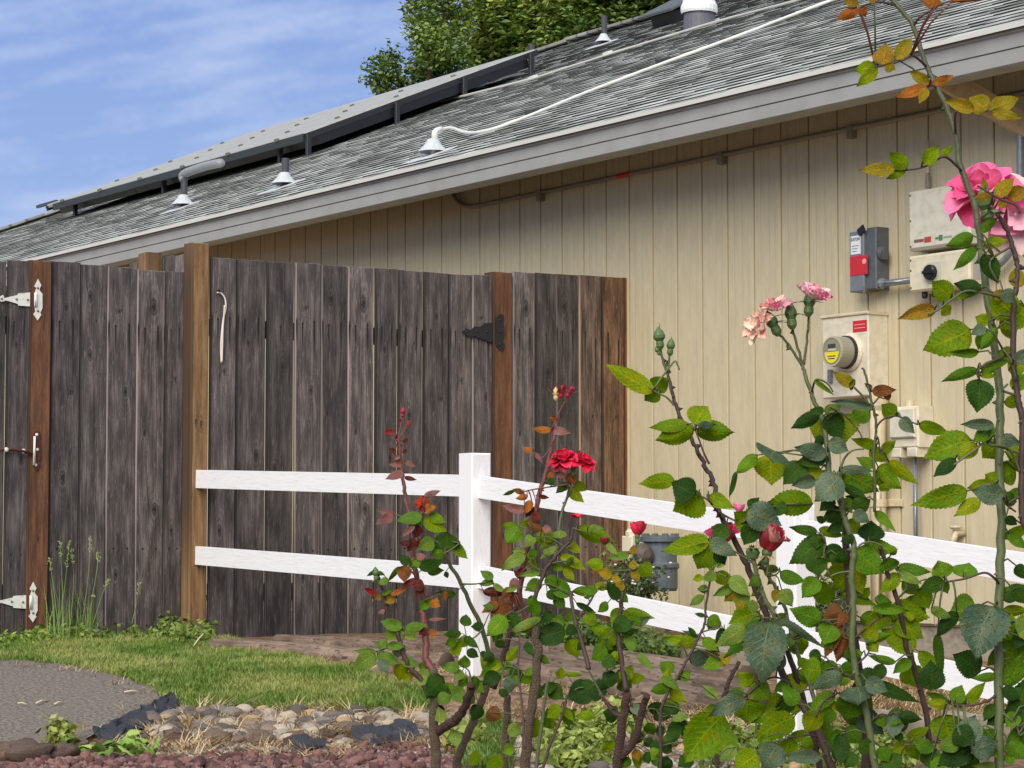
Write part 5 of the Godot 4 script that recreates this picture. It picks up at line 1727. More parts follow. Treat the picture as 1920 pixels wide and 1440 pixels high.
func build_roses():
	rose_materials()
	petals = [[], [], []]
	for k in 3:
		petals[0].append(petal_mesh(400 + k, 0.9, 0.12, 0.10, 0.95))    # cupped inner petals
		petals[1].append(petal_mesh(410 + k, 0.5, 0.40, 0.14, 1.15))    # opened petals with rolled rims
		petals[2].append(petal_mesh(420 + k, 0.4, 0.20, 0.30, 0.85))    # crumpled
	var red := [petal_mat(srgb(206, 14, 56)), petal_mat(srgb(226, 30, 78)), petal_mat(srgb(178, 8, 44))]
	var crimson := [petal_mat(srgb(150, 14, 40)), petal_mat(srgb(120, 10, 32))]
	var faded := [petal_mat(srgb(206, 140, 126)), petal_mat(srgb(190, 112, 104))]
	var pink := [petal_mat(srgb(242, 110, 160)), petal_mat(srgb(246, 136, 178)), petal_mat(srgb(234, 84, 140))]
	var pale := [petal_mat(srgb(242, 182, 196)), petal_mat(srgb(234, 152, 176)), petal_mat(srgb(240, 204, 198))]
	var peach := [petal_mat(srgb(236, 190, 168)), petal_mat(srgb(226, 150, 144)), petal_mat(srgb(240, 212, 188))]
	var sep := mat(srgb(96, 122, 62), 0.6)
	var hipm := mat(srgb(86, 116, 62), 0.5, M.grain, 8.0)
	var brown := mat(srgb(168, 138, 96), 0.8)

	# A: left bush with a red shoot
	var z := 5.5
	var t := bush("leftmost rose bush with a tall bare red shoot and thick straight trunk", z,
		"w 12 10 0 0 | 816 1500, 816 1440, 815 1380, 813 1310, 812 1255; r 9 4 0 0.1 | 812 1258, 800 1235, 798 1190, 795 1160, 790 1120, 780 1075, 775 1040, 770 980, 762 945, 758 915, 752 870; t 11 9 0 -0.15 | 820 1372, 834 1362, 852 1352, 868 1332, 878 1310, 884 1285; k 7 5 0 0 | 802 1295, 786 1270, 770 1255, 760 1235, 752 1210, 745 1185; h 6 4 0.1 0 | 922 1262, 908 1190, 885 1140, 865 1095, 845 1060, 833 1035; w 11 8.5 0.1 0.1 | 852 1500, 856 1440, 866 1400, 888 1350, 906 1305, 924 1262; k 4 3 0.05 0 | 745 1190, 735 1172, 728 1140, 720 1115, 712 1088, 707 1076; r 3.5 2 0 0 | 752 872, 750 845, 748 820, 752 795, 755 780",
		"r 2 | 757 890, 748 862, 738 848; r 1.8 | 752 850, 742 830, 738 812; r 1.8 | 750 826, 758 808, 762 796; h 2 | 770 980, 752 968, 738 965; h 2 | 836 1040, 860 1020, 850 1016; h 2 | 800 1165, 780 1175, 757 1180; h 2 | 745 1190, 752 1200, 758 1190; h 2 | 750 1225, 725 1215, 706 1222; h 2 | 870 1105, 890 1095, 922 1090; h 2 | 905 1180, 890 1195, 875 1200; h 2 | 884 1285, 880 1260, 872 1252; h 2 | 832 1300, 845 1300, 860 1290; h 1.6 | 790 1125, 805 1122, 815 1118; h 1.6 | 780 1085, 765 1066, 752 1062; h 1.6 | 775 968, 785 965, 796 960",
		"757 885 722 900 15 p;755 870 727 870 13 p;760 866 780 875 9 p;758 895 782 900 8 r;738 810 720 810 9 c;742 848 728 842 9 r;762 800 770 788 7 c;752 790 744 784 6 r;756 830 766 822 7 r;748 815 740 824 7 r;756 850 764 842 7 r;750 856 738 862 7 p;740 965 706 956 11 p;738 965 704 983 17 p;790 945 775 942 15 c;790 945 790 930 13 c;795 950 812 958 17 o;795 945 805 935 13 c;798 950 786 958 12 c;802 955 818 948 10 o;795 930 828 920 11 p;792 968 742 978 21 l;788 972 765 988 23 y;792 975 840 995 25 y;805 965 835 980 19 y;778 985 751 1008 10 p;785 985 775 1010 20 r;778 1010 762 1035 18 r;770 1020 748 1018 11 r;784 1012 796 1034 16 r;812 1010 783 1030 25 l;835 1031 838 996 48 d;832 1030 808 1040 24 g;848 1018 875 1048 19 y;768 1060 748 1038 17 d;782 1065 772 1045 21 g;785 1065 832 1055 21 d;800 1070 833 1070 17 g;835 1072 840 1084 9 d;780 1045 800 1042 13 p;757 1060 757 1092 25 n;750 1062 725 1095 9 d;704 1070 688 1080 7 d;706 1072 722 1078 7 d;728 1085 708 1095 13 l;795 1095 772 1098 21 r;785 1088 750 1100 15 r;792 1100 780 1120 16 r;705 1115 682 1100 9 c;715 1120 700 1122 10 a;715 1115 738 1105 9 l;732 1115 765 1102 10 o;740 1118 720 1130 17 a;722 1145 708 1150 8 p;855 1115 815 1112 15 d;830 1118 842 1118 15 o;808 1125 825 1138 17 o;808 1125 785 1145 17 g;755 1178 712 1165 21 l;760 1178 800 1172 17 l;755 1182 718 1192 21 y;725 1215 706 1205 21 l;725 1212 762 1212 15 l;705 1222 662 1220 11 l;704 1226 663 1258 31 l;706 1228 750 1240 23 l;758 1192 785 1196 10 l;752 1238 785 1250 19 l;785 1248 805 1252 13 y;782 1262 812 1276 29 l;752 1245 748 1280 25 y;762 1262 770 1278 21 y;832 1270 794 1302 38 d;826 1282 836 1312 24 d;803 1162 838 1160 6 p;805 1190 820 1183 13 o;800 1182 785 1190 11 r;865 1188 830 1190 15 d;880 1195 850 1210 19 y;870 1195 898 1215 15 d;850 1210 862 1228 23 y;855 1200 835 1210 17 g;870 1174 876 1150 21 d;908 1175 882 1175 17 d;875 1220 898 1232 17 d;900 1225 918 1230 11 d;872 1253 872 1228 21 g;862 1252 826 1250 19 l;868 1258 850 1275 19 l;842 1302 820 1320 23 l;872 1298 842 1310 29 l;860 1275 878 1285 23 g;895 1270 878 1305 19 g;875 1305 890 1320 23 d;925 1085 900 1070 15 l;925 1090 898 1095 13 l;925 1095 948 1110 11 l;812 1290 800 1312 20 d;845 1280 838 1300 18 g;905 1110 960 1112 17 r;935 1130 905 1150 17 n;960 1135 910 1150 19 n;925 1140 905 1135 11 l", 0.7, 10, 1180)
	hip(t, "bud", at(755, 776, z), Vector3(0.1, 1, 0), 0.006, crimson[0], 1.0)
	hip(t, "bud", at(705, 1080, z), Vector3(-0.1, 1, 0), 0.008, hipm, 1.0)
	# B: middle bushes with red flowers
	z = 5.2
	t = bush("rose bush with red double flower in front of white post", z,
		"w 12 9 0 0 | 978 1500, 983 1440, 991 1364, 995 1335, 1005 1277, 1007 1209, 1002 1165; r 7 3.5 0.05 0.1 | 1000 1190, 975 1122, 982 1060, 1000 985, 1010 930, 1018 905, 1025 880, 1035 838, 1042 800, 1047 776; t 9 5 0.1 0.1 | 924 1290, 945 1230, 960 1170, 971 1122; k 5.5 3 0 0 | 990 1165, 1001 1130, 1010 1100, 1022 1070, 1039 1047, 1069 1012, 1074 990; h 3.5 2.6 0 0.05 | 1040 1045, 1046 1010, 1052 965, 1064 930, 1070 900, 1074 882; w 9 8 0.1 0.1 | 944 1500, 945 1440, 950 1355, 951 1304; h 4.5 3.5 -0.1 -0.1 | 1002 1500, 1006 1440, 1015 1364, 1021 1316, 1028 1270; k 3.6 2.6 -0.05 0 | 1010 1470, 1018 1440, 1036 1384, 1052 1347, 1063 1304; k 2.4 1.8 -0.1 0 | 984 1405, 980 1335, 972 1257, 974 1195, 978 1170; k 3 2 0.02 0.05 | 1050 1200, 1062 1186, 1084 1162, 1106 1128, 1123 1096, 1132 1066",
		"r 1.6 | 1035 838, 1034 820, 1034 806; r 1.6 | 1022 880, 1012 862, 1000 846; h 1.6 | 1062 930, 1072 920, 1066 908; r 1.6 | 1015 915, 998 918, 982 923; h 1.6 | 1074 990, 1090 995, 1110 998; h 1.6 | 1060 1020, 1030 1008, 1000 1005; h 1.6 | 1052 1032, 1075 1020, 1080 1016; h 1.6 | 1030 1055, 1060 1052, 1085 1058; h 1.6 | 1022 1070, 1005 1065, 990 1052; h 1.6 | 1010 1100, 1030 1095, 1060 1110; h 1.6 | 1000 1130, 985 1140, 965 1150; h 1.6 | 1063 1304, 1085 1290, 1105 1290; h 1.6 | 1005 1277, 1020 1290, 1030 1285; h 1.6 | 972 1257, 958 1250, 945 1250; r 1.6 | 1047 778, 1053 764, 1060 752",
		"1034 806 996 804 12 o;1034 806 1070 812 15 p;1038 790 1042 780 15 o;998 845 980 838 10 o;1002 848 1018 868 8 p;1038 893 1024 892 13 o;1040 900 1022 905 13 d;983 925 960 918 10 o;965 920 942 928 7 d;990 930 966 935 11 o;997 938 985 965 15 o;1010 930 1030 933 8 r;985 960 940 948 15 p;1000 950 985 970 14 r;1008 958 1000 985 16 r;1060 892 1038 885 11 p;1065 888 1078 910 19 o;1062 905 1042 925 15 d;1078 905 1100 920 17 y;1066 912 1046 918 11 y;1068 915 1095 942 19 y;970 985 950 1020 32 g;972 985 938 985 13 y;990 985 975 980 17 y;988 978 1020 995 20 n;1018 988 1036 998 13 p;1040 1010 1003 1000 19 y;1050 1010 1050 992 27 l;1003 1003 982 1025 19 l;1020 1008 995 1018 15 y;1038 1012 1010 1030 12 y;1045 1025 1012 1048 12 l;985 1040 940 1068 22 l;985 1035 958 1032 13 l;1066 1016 1088 1038 17 y;1082 990 1158 1020 27 y;1105 988 1135 992 11 l;990 1050 1008 1070 17 y;1050 1042 1100 1068 19 y;1055 1050 1085 1070 17 y;1035 1060 1058 1068 13 y;1058 1065 1078 1090 15 y;1128 1065 1108 1072 13 o;1148 1080 1120 1070 20 a;1148 1078 1168 1098 13 a;1108 1112 1070 1108 17 g;1070 1118 1022 1085 29 g;1025 1080 1042 1102 22 g;1015 1090 985 1108 23 g;1012 1075 970 1080 11 l;1080 1130 1118 1148 11 d;1015 1158 952 1186 16 l;1005 1170 970 1188 15 l;965 1155 935 1165 13 l;960 1105 938 1120 17 n;970 1085 955 1105 15 p;970 1100 945 1110 11 l;948 1155 912 1192 32 g;1060 1180 1000 1200 40 d;1070 1175 1028 1195 31 g;1022 1190 998 1205 17 g;1068 1198 1082 1236 29 y;1108 1288 1064 1310 44 d;1105 1290 1142 1298 38 d;1050 1272 1052 1250 17 y;1060 1265 1095 1265 9 y;975 1280 945 1270 17 g;1000 1270 975 1280 17 y;985 1265 1003 1250 13 g;960 1250 935 1245 15 g;942 1240 898 1268 32 g;950 1245 912 1264 16 y;935 1262 905 1285 26 d;1052 1325 1025 1346 26 y;1055 1325 1076 1352 13 y;1015 1295 1045 1280 19 d;1030 1285 1056 1312 27 d;935 1300 955 1298 15 d;912 1335 940 1348 28 n;980 1085 962 1070 12 r;965 1060 948 1052 13 r;975 1065 985 1085 16 r;960 1110 975 1140 18 r;955 1150 970 1180 20 d;990 1120 1008 1140 18 g;1025 1110 1045 1125 18 d;1035 1150 1010 1165 20 d;1060 1150 1085 1160 18 g;925 1225 905 1240 18 d;930 1200 950 1215 18 d;985 1205 1000 1230 16 d;1010 1230 1030 1245 14 g;1040 1120 1060 1140 20 d;1095 1120 1115 1108 14 g;940 1180 925 1205 20 g;1000 1050 990 1035 12 y;1020 1030 1032 1042 10 l;1005 1030 992 1045 14 g;1075 1045 1060 1060 10 d", 0.8, 14, 1150)
	var c := at(1075, 868, z)
	hip(t, "hip", c - UP * 0.02, UP, 0.006, hipm, 1.0)
	rose(t, "rose_flower", "left one of two overlapping open red flowers", c + Vector3(-0.022, 0.006, 0), Vector3(-0.25, 1, 0.55), 0.030, [[3, 0.04, 0.25, 0.8, 0], [5, 0.16, 0.65, 0.85, 2], [7, 0.22, 1.15, 0.9, 1], [7, 0.25, 1.6, 0.85, 1]], red)
	rose(t, "rose_flower", "right one of two overlapping open red flowers", c + Vector3(0.020, 0.0, 0.004), Vector3(0.5, 0.9, 0.5), 0.028, [[3, 0.04, 0.25, 0.8, 0], [5, 0.16, 0.7, 0.85, 2], [7, 0.22, 1.2, 0.95, 1]], red)
	c = at(1050, 742, z)
	for q in [[1042, 742, 0.0], [1052, 738, 0.2], [1066, 738, 0.6]]:
		c = at(q[0], q[1], z)
		hip(t, "bud", c, Vector3(q[2], 1, 0), 0.007, mat(srgb(196, 180, 120), 0.6) if q[2] < 0.1 else crimson[0], 1.0)
		sepals(t, c, Vector3(q[2], 1, 0), 0.034, 0.7, mat(srgb(140, 58, 70), 0.6))
	c = at(1079, 972, z)
	rose(t, "rose_flower", "tiny opening red bud", c, Vector3(0.1, 1, 0.2), 0.016, [[5, 0.1, 0.8, 1.0, 2]], red)
	# B right: trunk with cut stub
	t = bush("rose bush on a thick dark forked trunk with cut stub, right of middle", 5.0,
		"t 11 8 0 0 | 1154 1510, 1157 1440, 1166 1364, 1172 1325, 1174 1295; k 6 3.5 0 0.05 | 1174 1296, 1166 1244, 1159 1185, 1165 1132, 1170 1096, 1180 1080, 1189 1068; t 8 7 0 -0.05 | 1164 1420, 1188 1393, 1200 1347, 1208 1320, 1213 1304; k 5 3.5 0 0 | 1170 1345, 1152 1338, 1140 1322, 1128 1304; k 5 3.5 0 0.05 | 1104 1255, 1094 1214, 1079 1166, 1071 1126, 1072 1110; k 4 3 0 0 | 1192 1350, 1184 1320, 1180 1298; t 4 3 0 0 | 1160 1345, 1156 1332; h 3 2 0 0.02 | 1189 1068, 1188 1050, 1192 1030, 1194 1012; h 3 2 0 0 | 1128 1304, 1118 1285, 1104 1255",
		"h 1.6 | 1180 1080, 1150 1070, 1135 1060; h 1.6 | 1165 1132, 1150 1120, 1140 1100; h 1.6 | 1160 1185, 1150 1180, 1135 1200; h 1.6 | 1166 1244, 1175 1260, 1182 1275; h 1.6 | 1166 1244, 1148 1255, 1132 1260; h 1.6 | 1200 1347, 1215 1330, 1230 1330; h 1.6 | 1186 1062, 1165 1040, 1150 1018; h 1.6 | 1192 1035, 1180 1038, 1170 1040",
		"1133 1058 1098 1055 21 y;1180 1040 1137 1045 14 l;1135 1015 1160 1045 11 l;1195 1060 1177 1058 15 a;1200 1058 1224 1082 28 y;1185 1040 1188 1022 13 a;1160 1125 1138 1090 21 d;1120 1105 1132 1090 19 y;1165 1140 1150 1177 31 y;1170 1150 1180 1198 48 g;1150 1165 1185 1180 30 d;1172 1145 1228 1158 19 y;1155 1190 1100 1170 21 y;1158 1185 1120 1207 31 y;1138 1215 1106 1236 31 g;1130 1234 1154 1250 25 d;1130 1275 1162 1266 29 d;1165 1275 1186 1244 23 y;1180 1275 1210 1270 19 y;1200 1370 1187 1397 23 d;1210 1385 1223 1402 19 d;1192 1405 1198 1428 17 a;1210 1410 1218 1432 19 d;1215 1325 1258 1336 23 d;1225 1345 1262 1345 17 d;1215 1355 1226 1382 21 g;1240 1360 1238 1387 15 d;1190 1220 1168 1194 15 l;1195 1225 1226 1256 15 l;1120 1110 1090 1100 16 g;1140 1130 1118 1148 16 g;1130 1200 1150 1220 18 g;1080 1175 1060 1190 20 d;1095 1200 1080 1220 14 d;1175 1195 1195 1215 18 g;1160 1225 1142 1236 16 y;1185 1070 1200 1090 14 a;1172 1100 1150 1100 16 a;1165 1115 1178 1130 14 g;1110 1290 1090 1275 18 d;1218 1395 1250 1408 20 d;1225 1415 1240 1440 22 d;1180 1420 1165 1440 18 g;1250 1375 1262 1400 16 g", 0.8, 14, 1180)
	c = at(1195, 1000, 5.0)
	hip(t, "hip", c - UP * 0.012, UP, 0.007, hipm, 0.8)
	rose(t, "rose_flower", "slender red bud half open", c - UP * 0.004, Vector3(0.1, 1, 0), 0.034, [[3, 0.08, 0.12, 0.9, 0], [4, 0.16, 0.18, 0.8, 0]], red)
	sepals(t, c - UP * 0.006, UP, 0.03, 0.35, sep)
	c = at(1134, 1022, 5.0)
	rose(t, "rose_flower", "small dark red bud", c, Vector3(0, 1, 0), 0.020, [[4, 0.1, 0.3, 0.9, 0]], crimson)
	sepals(t, c - UP * 0.012, -UP, 0.022, 0.7, sep)
	# B3: sapling
	bush("thin pale green rose shoot between middle trunk and the large roses", 4.7,
		"k 3.4 2 0 0 | 1236 1480, 1239 1420, 1238 1370, 1240 1330, 1256 1292, 1270 1270, 1290 1235, 1306 1203, 1315 1185, 1322 1165, 1323 1140, 1328 1110, 1332 1085, 1338 1068; t 5 4 -0.1 -0.1 | 1340 1360, 1355 1312, 1368 1275, 1386 1240; t 4 3 -0.1 -0.1 | 1352 1510, 1344 1420, 1340 1360",
		"k 1.6 | 1322 1170, 1335 1175, 1350 1174; h 1.6 | 1316 1185, 1342 1178, 1358 1178; k 1.4 | 1290 1235, 1284 1218, 1275 1205; h 1.6 | 1270 1270, 1262 1285, 1255 1292; h 1.6 | 1334 1080, 1355 1078, 1380 1105; h 1.6 | 1330 1106, 1318 1108, 1308 1106",
		"1328 1158 1354 1175 23 g;1322 1155 1303 1150 8 d;1375 1100 1336 1118 17 l;1382 1106 1362 1128 23 a;1382 1110 1406 1136 31 l;1340 1075 1376 1098 25 y;1370 1080 1406 1116 27 l;1343 1075 1317 1088 19 l;1318 1082 1298 1087 13 y;1328 1106 1307 1104 15 l;1320 1117 1291 1136 15 l;1255 1290 1218 1296 20 g;1258 1292 1288 1317 22 y;1240 1270 1276 1294 16 l;1275 1275 1296 1257 19 g;1240 1318 1280 1326 21 y;1275 1330 1230 1332 18 d;1290 1340 1255 1352 14 l;1270 1350 1254 1397 25 d;1285 1350 1280 1387 20 d;1310 1195 1278 1180 10 d;1305 1192 1290 1175 9 d;1305 1205 1270 1206 22 y;1300 1206 1240 1198 18 y;1318 1198 1345 1220 20 g;1322 1195 1350 1225 16 d;1358 1178 1342 1212 19 d;1352 1235 1318 1254 24 g;1350 1230 1318 1222 11 a;1352 1240 1370 1232 20 a;1352 1238 1360 1250 12 a;1345 1310 1317 1284 16 l;1398 1300 1358 1312 26 l;1345 1065 1362 1050 10 l;1336 1070 1328 1060 8 y;1240 1395 1265 1410 20 d;1238 1405 1222 1425 22 g;1330 1350 1312 1372 20 d;1345 1370 1330 1402 26 l;1360 1368 1378 1415 24 g;1300 1420 1270 1436 26 d;1260 1425 1232 1446 24 d;1300 1395 1322 1400 18 g;1380 1400 1350 1425 24 l;1340 1060 1352 1040 12 l", 0.3, 6, 1150)
	# C: dark thorny cane with green buds
	z = 3.6
	t = bush("thorny dark leaning rose cane with two green buds at its tip", z,
		"k 6.6 2.6 0 0.1 | 1580 1510, 1560 1440, 1545 1400, 1530 1360, 1510 1330, 1480 1290, 1460 1240, 1440 1165, 1420 1110, 1400 1060, 1385 1030, 1365 990, 1350 965, 1345 935, 1336 900, 1320 872, 1308 845, 1290 810, 1275 780, 1263 745, 1253 706; h 2.2 1.8 0.1 0.1 | 1253 706, 1246 685, 1240 664, 1237 645; h 2.0 1.6 0.1 0.1 | 1253 702, 1254 683, 1256 662; g 4 3.4 0 0 | 1470 1200, 1450 1150, 1435 1125, 1424 1095, 1416 1065, 1412 1045; h 3.4 2.4 0 0.05 | 1530 1320, 1510 1260, 1488 1205, 1480 1170, 1470 1135, 1455 1102, 1440 1080, 1426 1052; h 2.2 1.8 0 0 | 1438 1080, 1440 1060, 1440 1040; k 5 4.2 0.06 0.02 | 1540 1450, 1522 1370, 1500 1290, 1480 1230, 1466 1200",
		"h 1.5 | 1264 760, 1250 745, 1235 738, 1215 726; k 1.5 | 1330 870, 1320 850, 1311 825, 1304 808; k 1.5 | 1348 962, 1332 942, 1318 932, 1304 926; k 1.4 | 1335 928, 1326 928, 1330 928; h 1.5 | 1372 990, 1390 980, 1402 962; h 1.5 | 1400 1060, 1370 1030, 1335 1014; k 1.5 | 1492 1308, 1478 1282, 1455 1270, 1430 1278, 1398 1306; k 1.4 | 1456 1092, 1454 1078, 1462 1070; k 1.4 | 1470 1220, 1490 1198, 1510 1192; k 1.5 | 1535 1385, 1515 1378, 1490 1382; h 1.5 | 1440 1165, 1430 1158, 1425 1152; h 1.5 | 1500 1310, 1530 1290, 1545 1275; g 1.5 | 1254 684, 1262 680, 1270 684, 1274 694; k 1.4 | 1560 1440, 1590 1370, 1610 1350",
		"1226 735 1133 682 32 y;1227 733 1251 706 34 y;1235 733 1208 752 32 y;1302 797 1327 761 46 y;1302 805 1227 826 38 y;1290 795 1217 804 23 y;1306 808 1379 812 36 y;1308 798 1345 795 14 b;1303 927 1259 905 46 d;1313 923 1262 962 57 y;1265 900 1197 907 28 y;1328 930 1374 955 25 y;1400 958 1466 984 50 b;1405 955 1424 934 20 d;1455 950 1475 962 27 d;1415 990 1374 957 38 y;1412 985 1395 1022 34 d;1400 990 1380 972 20 y;1525 945 1431 942 44 y;1363 985 1338 1017 31 d;1331 1012 1238 1034 34 y;1330 1014 1382 1042 28 b;1335 1020 1307 1070 48 y;1345 1030 1360 1060 24 d;1445 1164 1432 1274 74 b;1425 1148 1367 1171 42 y;1427 1163 1350 1234 32 g;1400 1175 1344 1213 32 l;1460 1105 1452 1132 19 a;1465 1105 1486 1134 27 l;1460 1068 1427 1066 14 y;1462 1073 1512 1092 24 g;1452 1155 1477 1174 23 y;1460 1158 1546 1216 14 b;1505 1195 1461 1200 25 g;1490 1198 1507 1230 36 y;1487 1198 1474 1212 14 l;1358 1340 1283 1422 74 y;1398 1308 1331 1342 32 b;1402 1310 1402 1360 57 y;1412 1282 1382 1261 27 y;1415 1280 1441 1312 38 g;1480 1280 1451 1296 21 g;1487 1300 1446 1362 29 d;1490 1345 1414 1382 44 y;1455 1325 1407 1357 25 y;1500 1310 1485 1342 23 y;1515 1378 1474 1383 20 y;1460 1395 1430 1442 48 b;1420 1412 1374 1446 44 y;1540 1420 1468 1418 24 b;1480 1385 1474 1417 36 y;1425 1085 1405 1100 18 l;1430 1100 1408 1118 16 g;1395 1140 1378 1125 16 a;1405 1150 1392 1168 18 y;1420 1130 1402 1145 20 l;1500 1275 1520 1260 22 g;1515 1335 1535 1320 24 g;1560 1405 1590 1420 26 d;1525 1390 1500 1400 24 y;1440 1380 1425 1400 18 g;1495 1240 1520 1250 18 g;1455 1210 1440 1230 18 d", 1.1, 8, 1180)
	c = at(1237, 640, z)
	hip(t, "bud", c, Vector3(-0.1, 1, 0), 0.0082, hipm, 1.1)
	part(t, "bud_tip", tube([at(1236, 620, z), at(1237, 606, z)], 0.001, 0.0006, 5), hipm)
	c = at(1257, 655, z)
	hip(t, "bud", c, Vector3(0.1, 1, 0), 0.0064, hipm, 1.0)
	part(t, "bud_tip", tube([at(1258, 640, z), at(1259, 631, z)], 0.001, 0.0006, 5), hipm)
	hip(t, "bud", at(1234, 660, z), Vector3(-0.5, 1, 0), 0.0036, hipm, 1.0)
	c = at(1436, 1030, z)
	hip(t, "hip", c - UP * 0.012, Vector3(0.25, 1, 0), 0.008, hipm, 1.0)
	rose(t, "rose_flower", "dark red half closed flower with withered pale top", c, Vector3(0.45, 0.9, 0.1), 0.040, [[4, 0.08, 0.05, 0.95, 0], [5, 0.26, 0.0, 0.8, 0]], crimson)
	rose(t, "rose_flower", "withered pale petals on the half closed flower", c + Vector3(0.006, 0.012, 0.012), Vector3(0.6, 0.75, 0.3), 0.032, [[4, 0.12, 0.35, 0.85, 2]], faded)
	sepals(t, c - UP * 0.008, UP, 0.022, 1.9, brown)
	c = at(1410, 1032, z)
	part(t, "spent_flower", lathe(c - UP * 0.014, Vector3(0.1, 1, 0), [[0, 0], [0.008, 0.002], [0.011, 0.012], [0.007, 0.018], [0, 0.016]], 12), hipm)
	sepals(t, c, UP, 0.026, 1.3, brown, 6)
	sepals(t, c, UP, 0.012, 0.5, mat(srgb(120, 76, 50), 0.8), 9)
	rose(t, "rose_flower", "crimson flower half hidden by leaves", at(1360, 1018, z + 0.06), Vector3(-0.3, 1, 0.3), 0.036, [[3, 0.05, 0.3, 0.9, 0], [4, 0.12, 0.7, 0.9, 1]], [petal_mat(srgb(190, 20, 90)), red[2]])
	rose(t, "rose_flower", "small red bud on its side behind the leaves", at(1316, 1022, z + 0.06), Vector3(-1, 0.1, 0.1), 0.020, [[4, 0.1, 0.3, 1.0, 0]], red)
	rose(t, "rose_flower", "pink bud tip above the leaves", at(1386, 962, z + 0.05), UP, 0.018, [[4, 0.1, 0.25, 0.9, 0]], pink)
	# D: pale roses
	z = 3.35
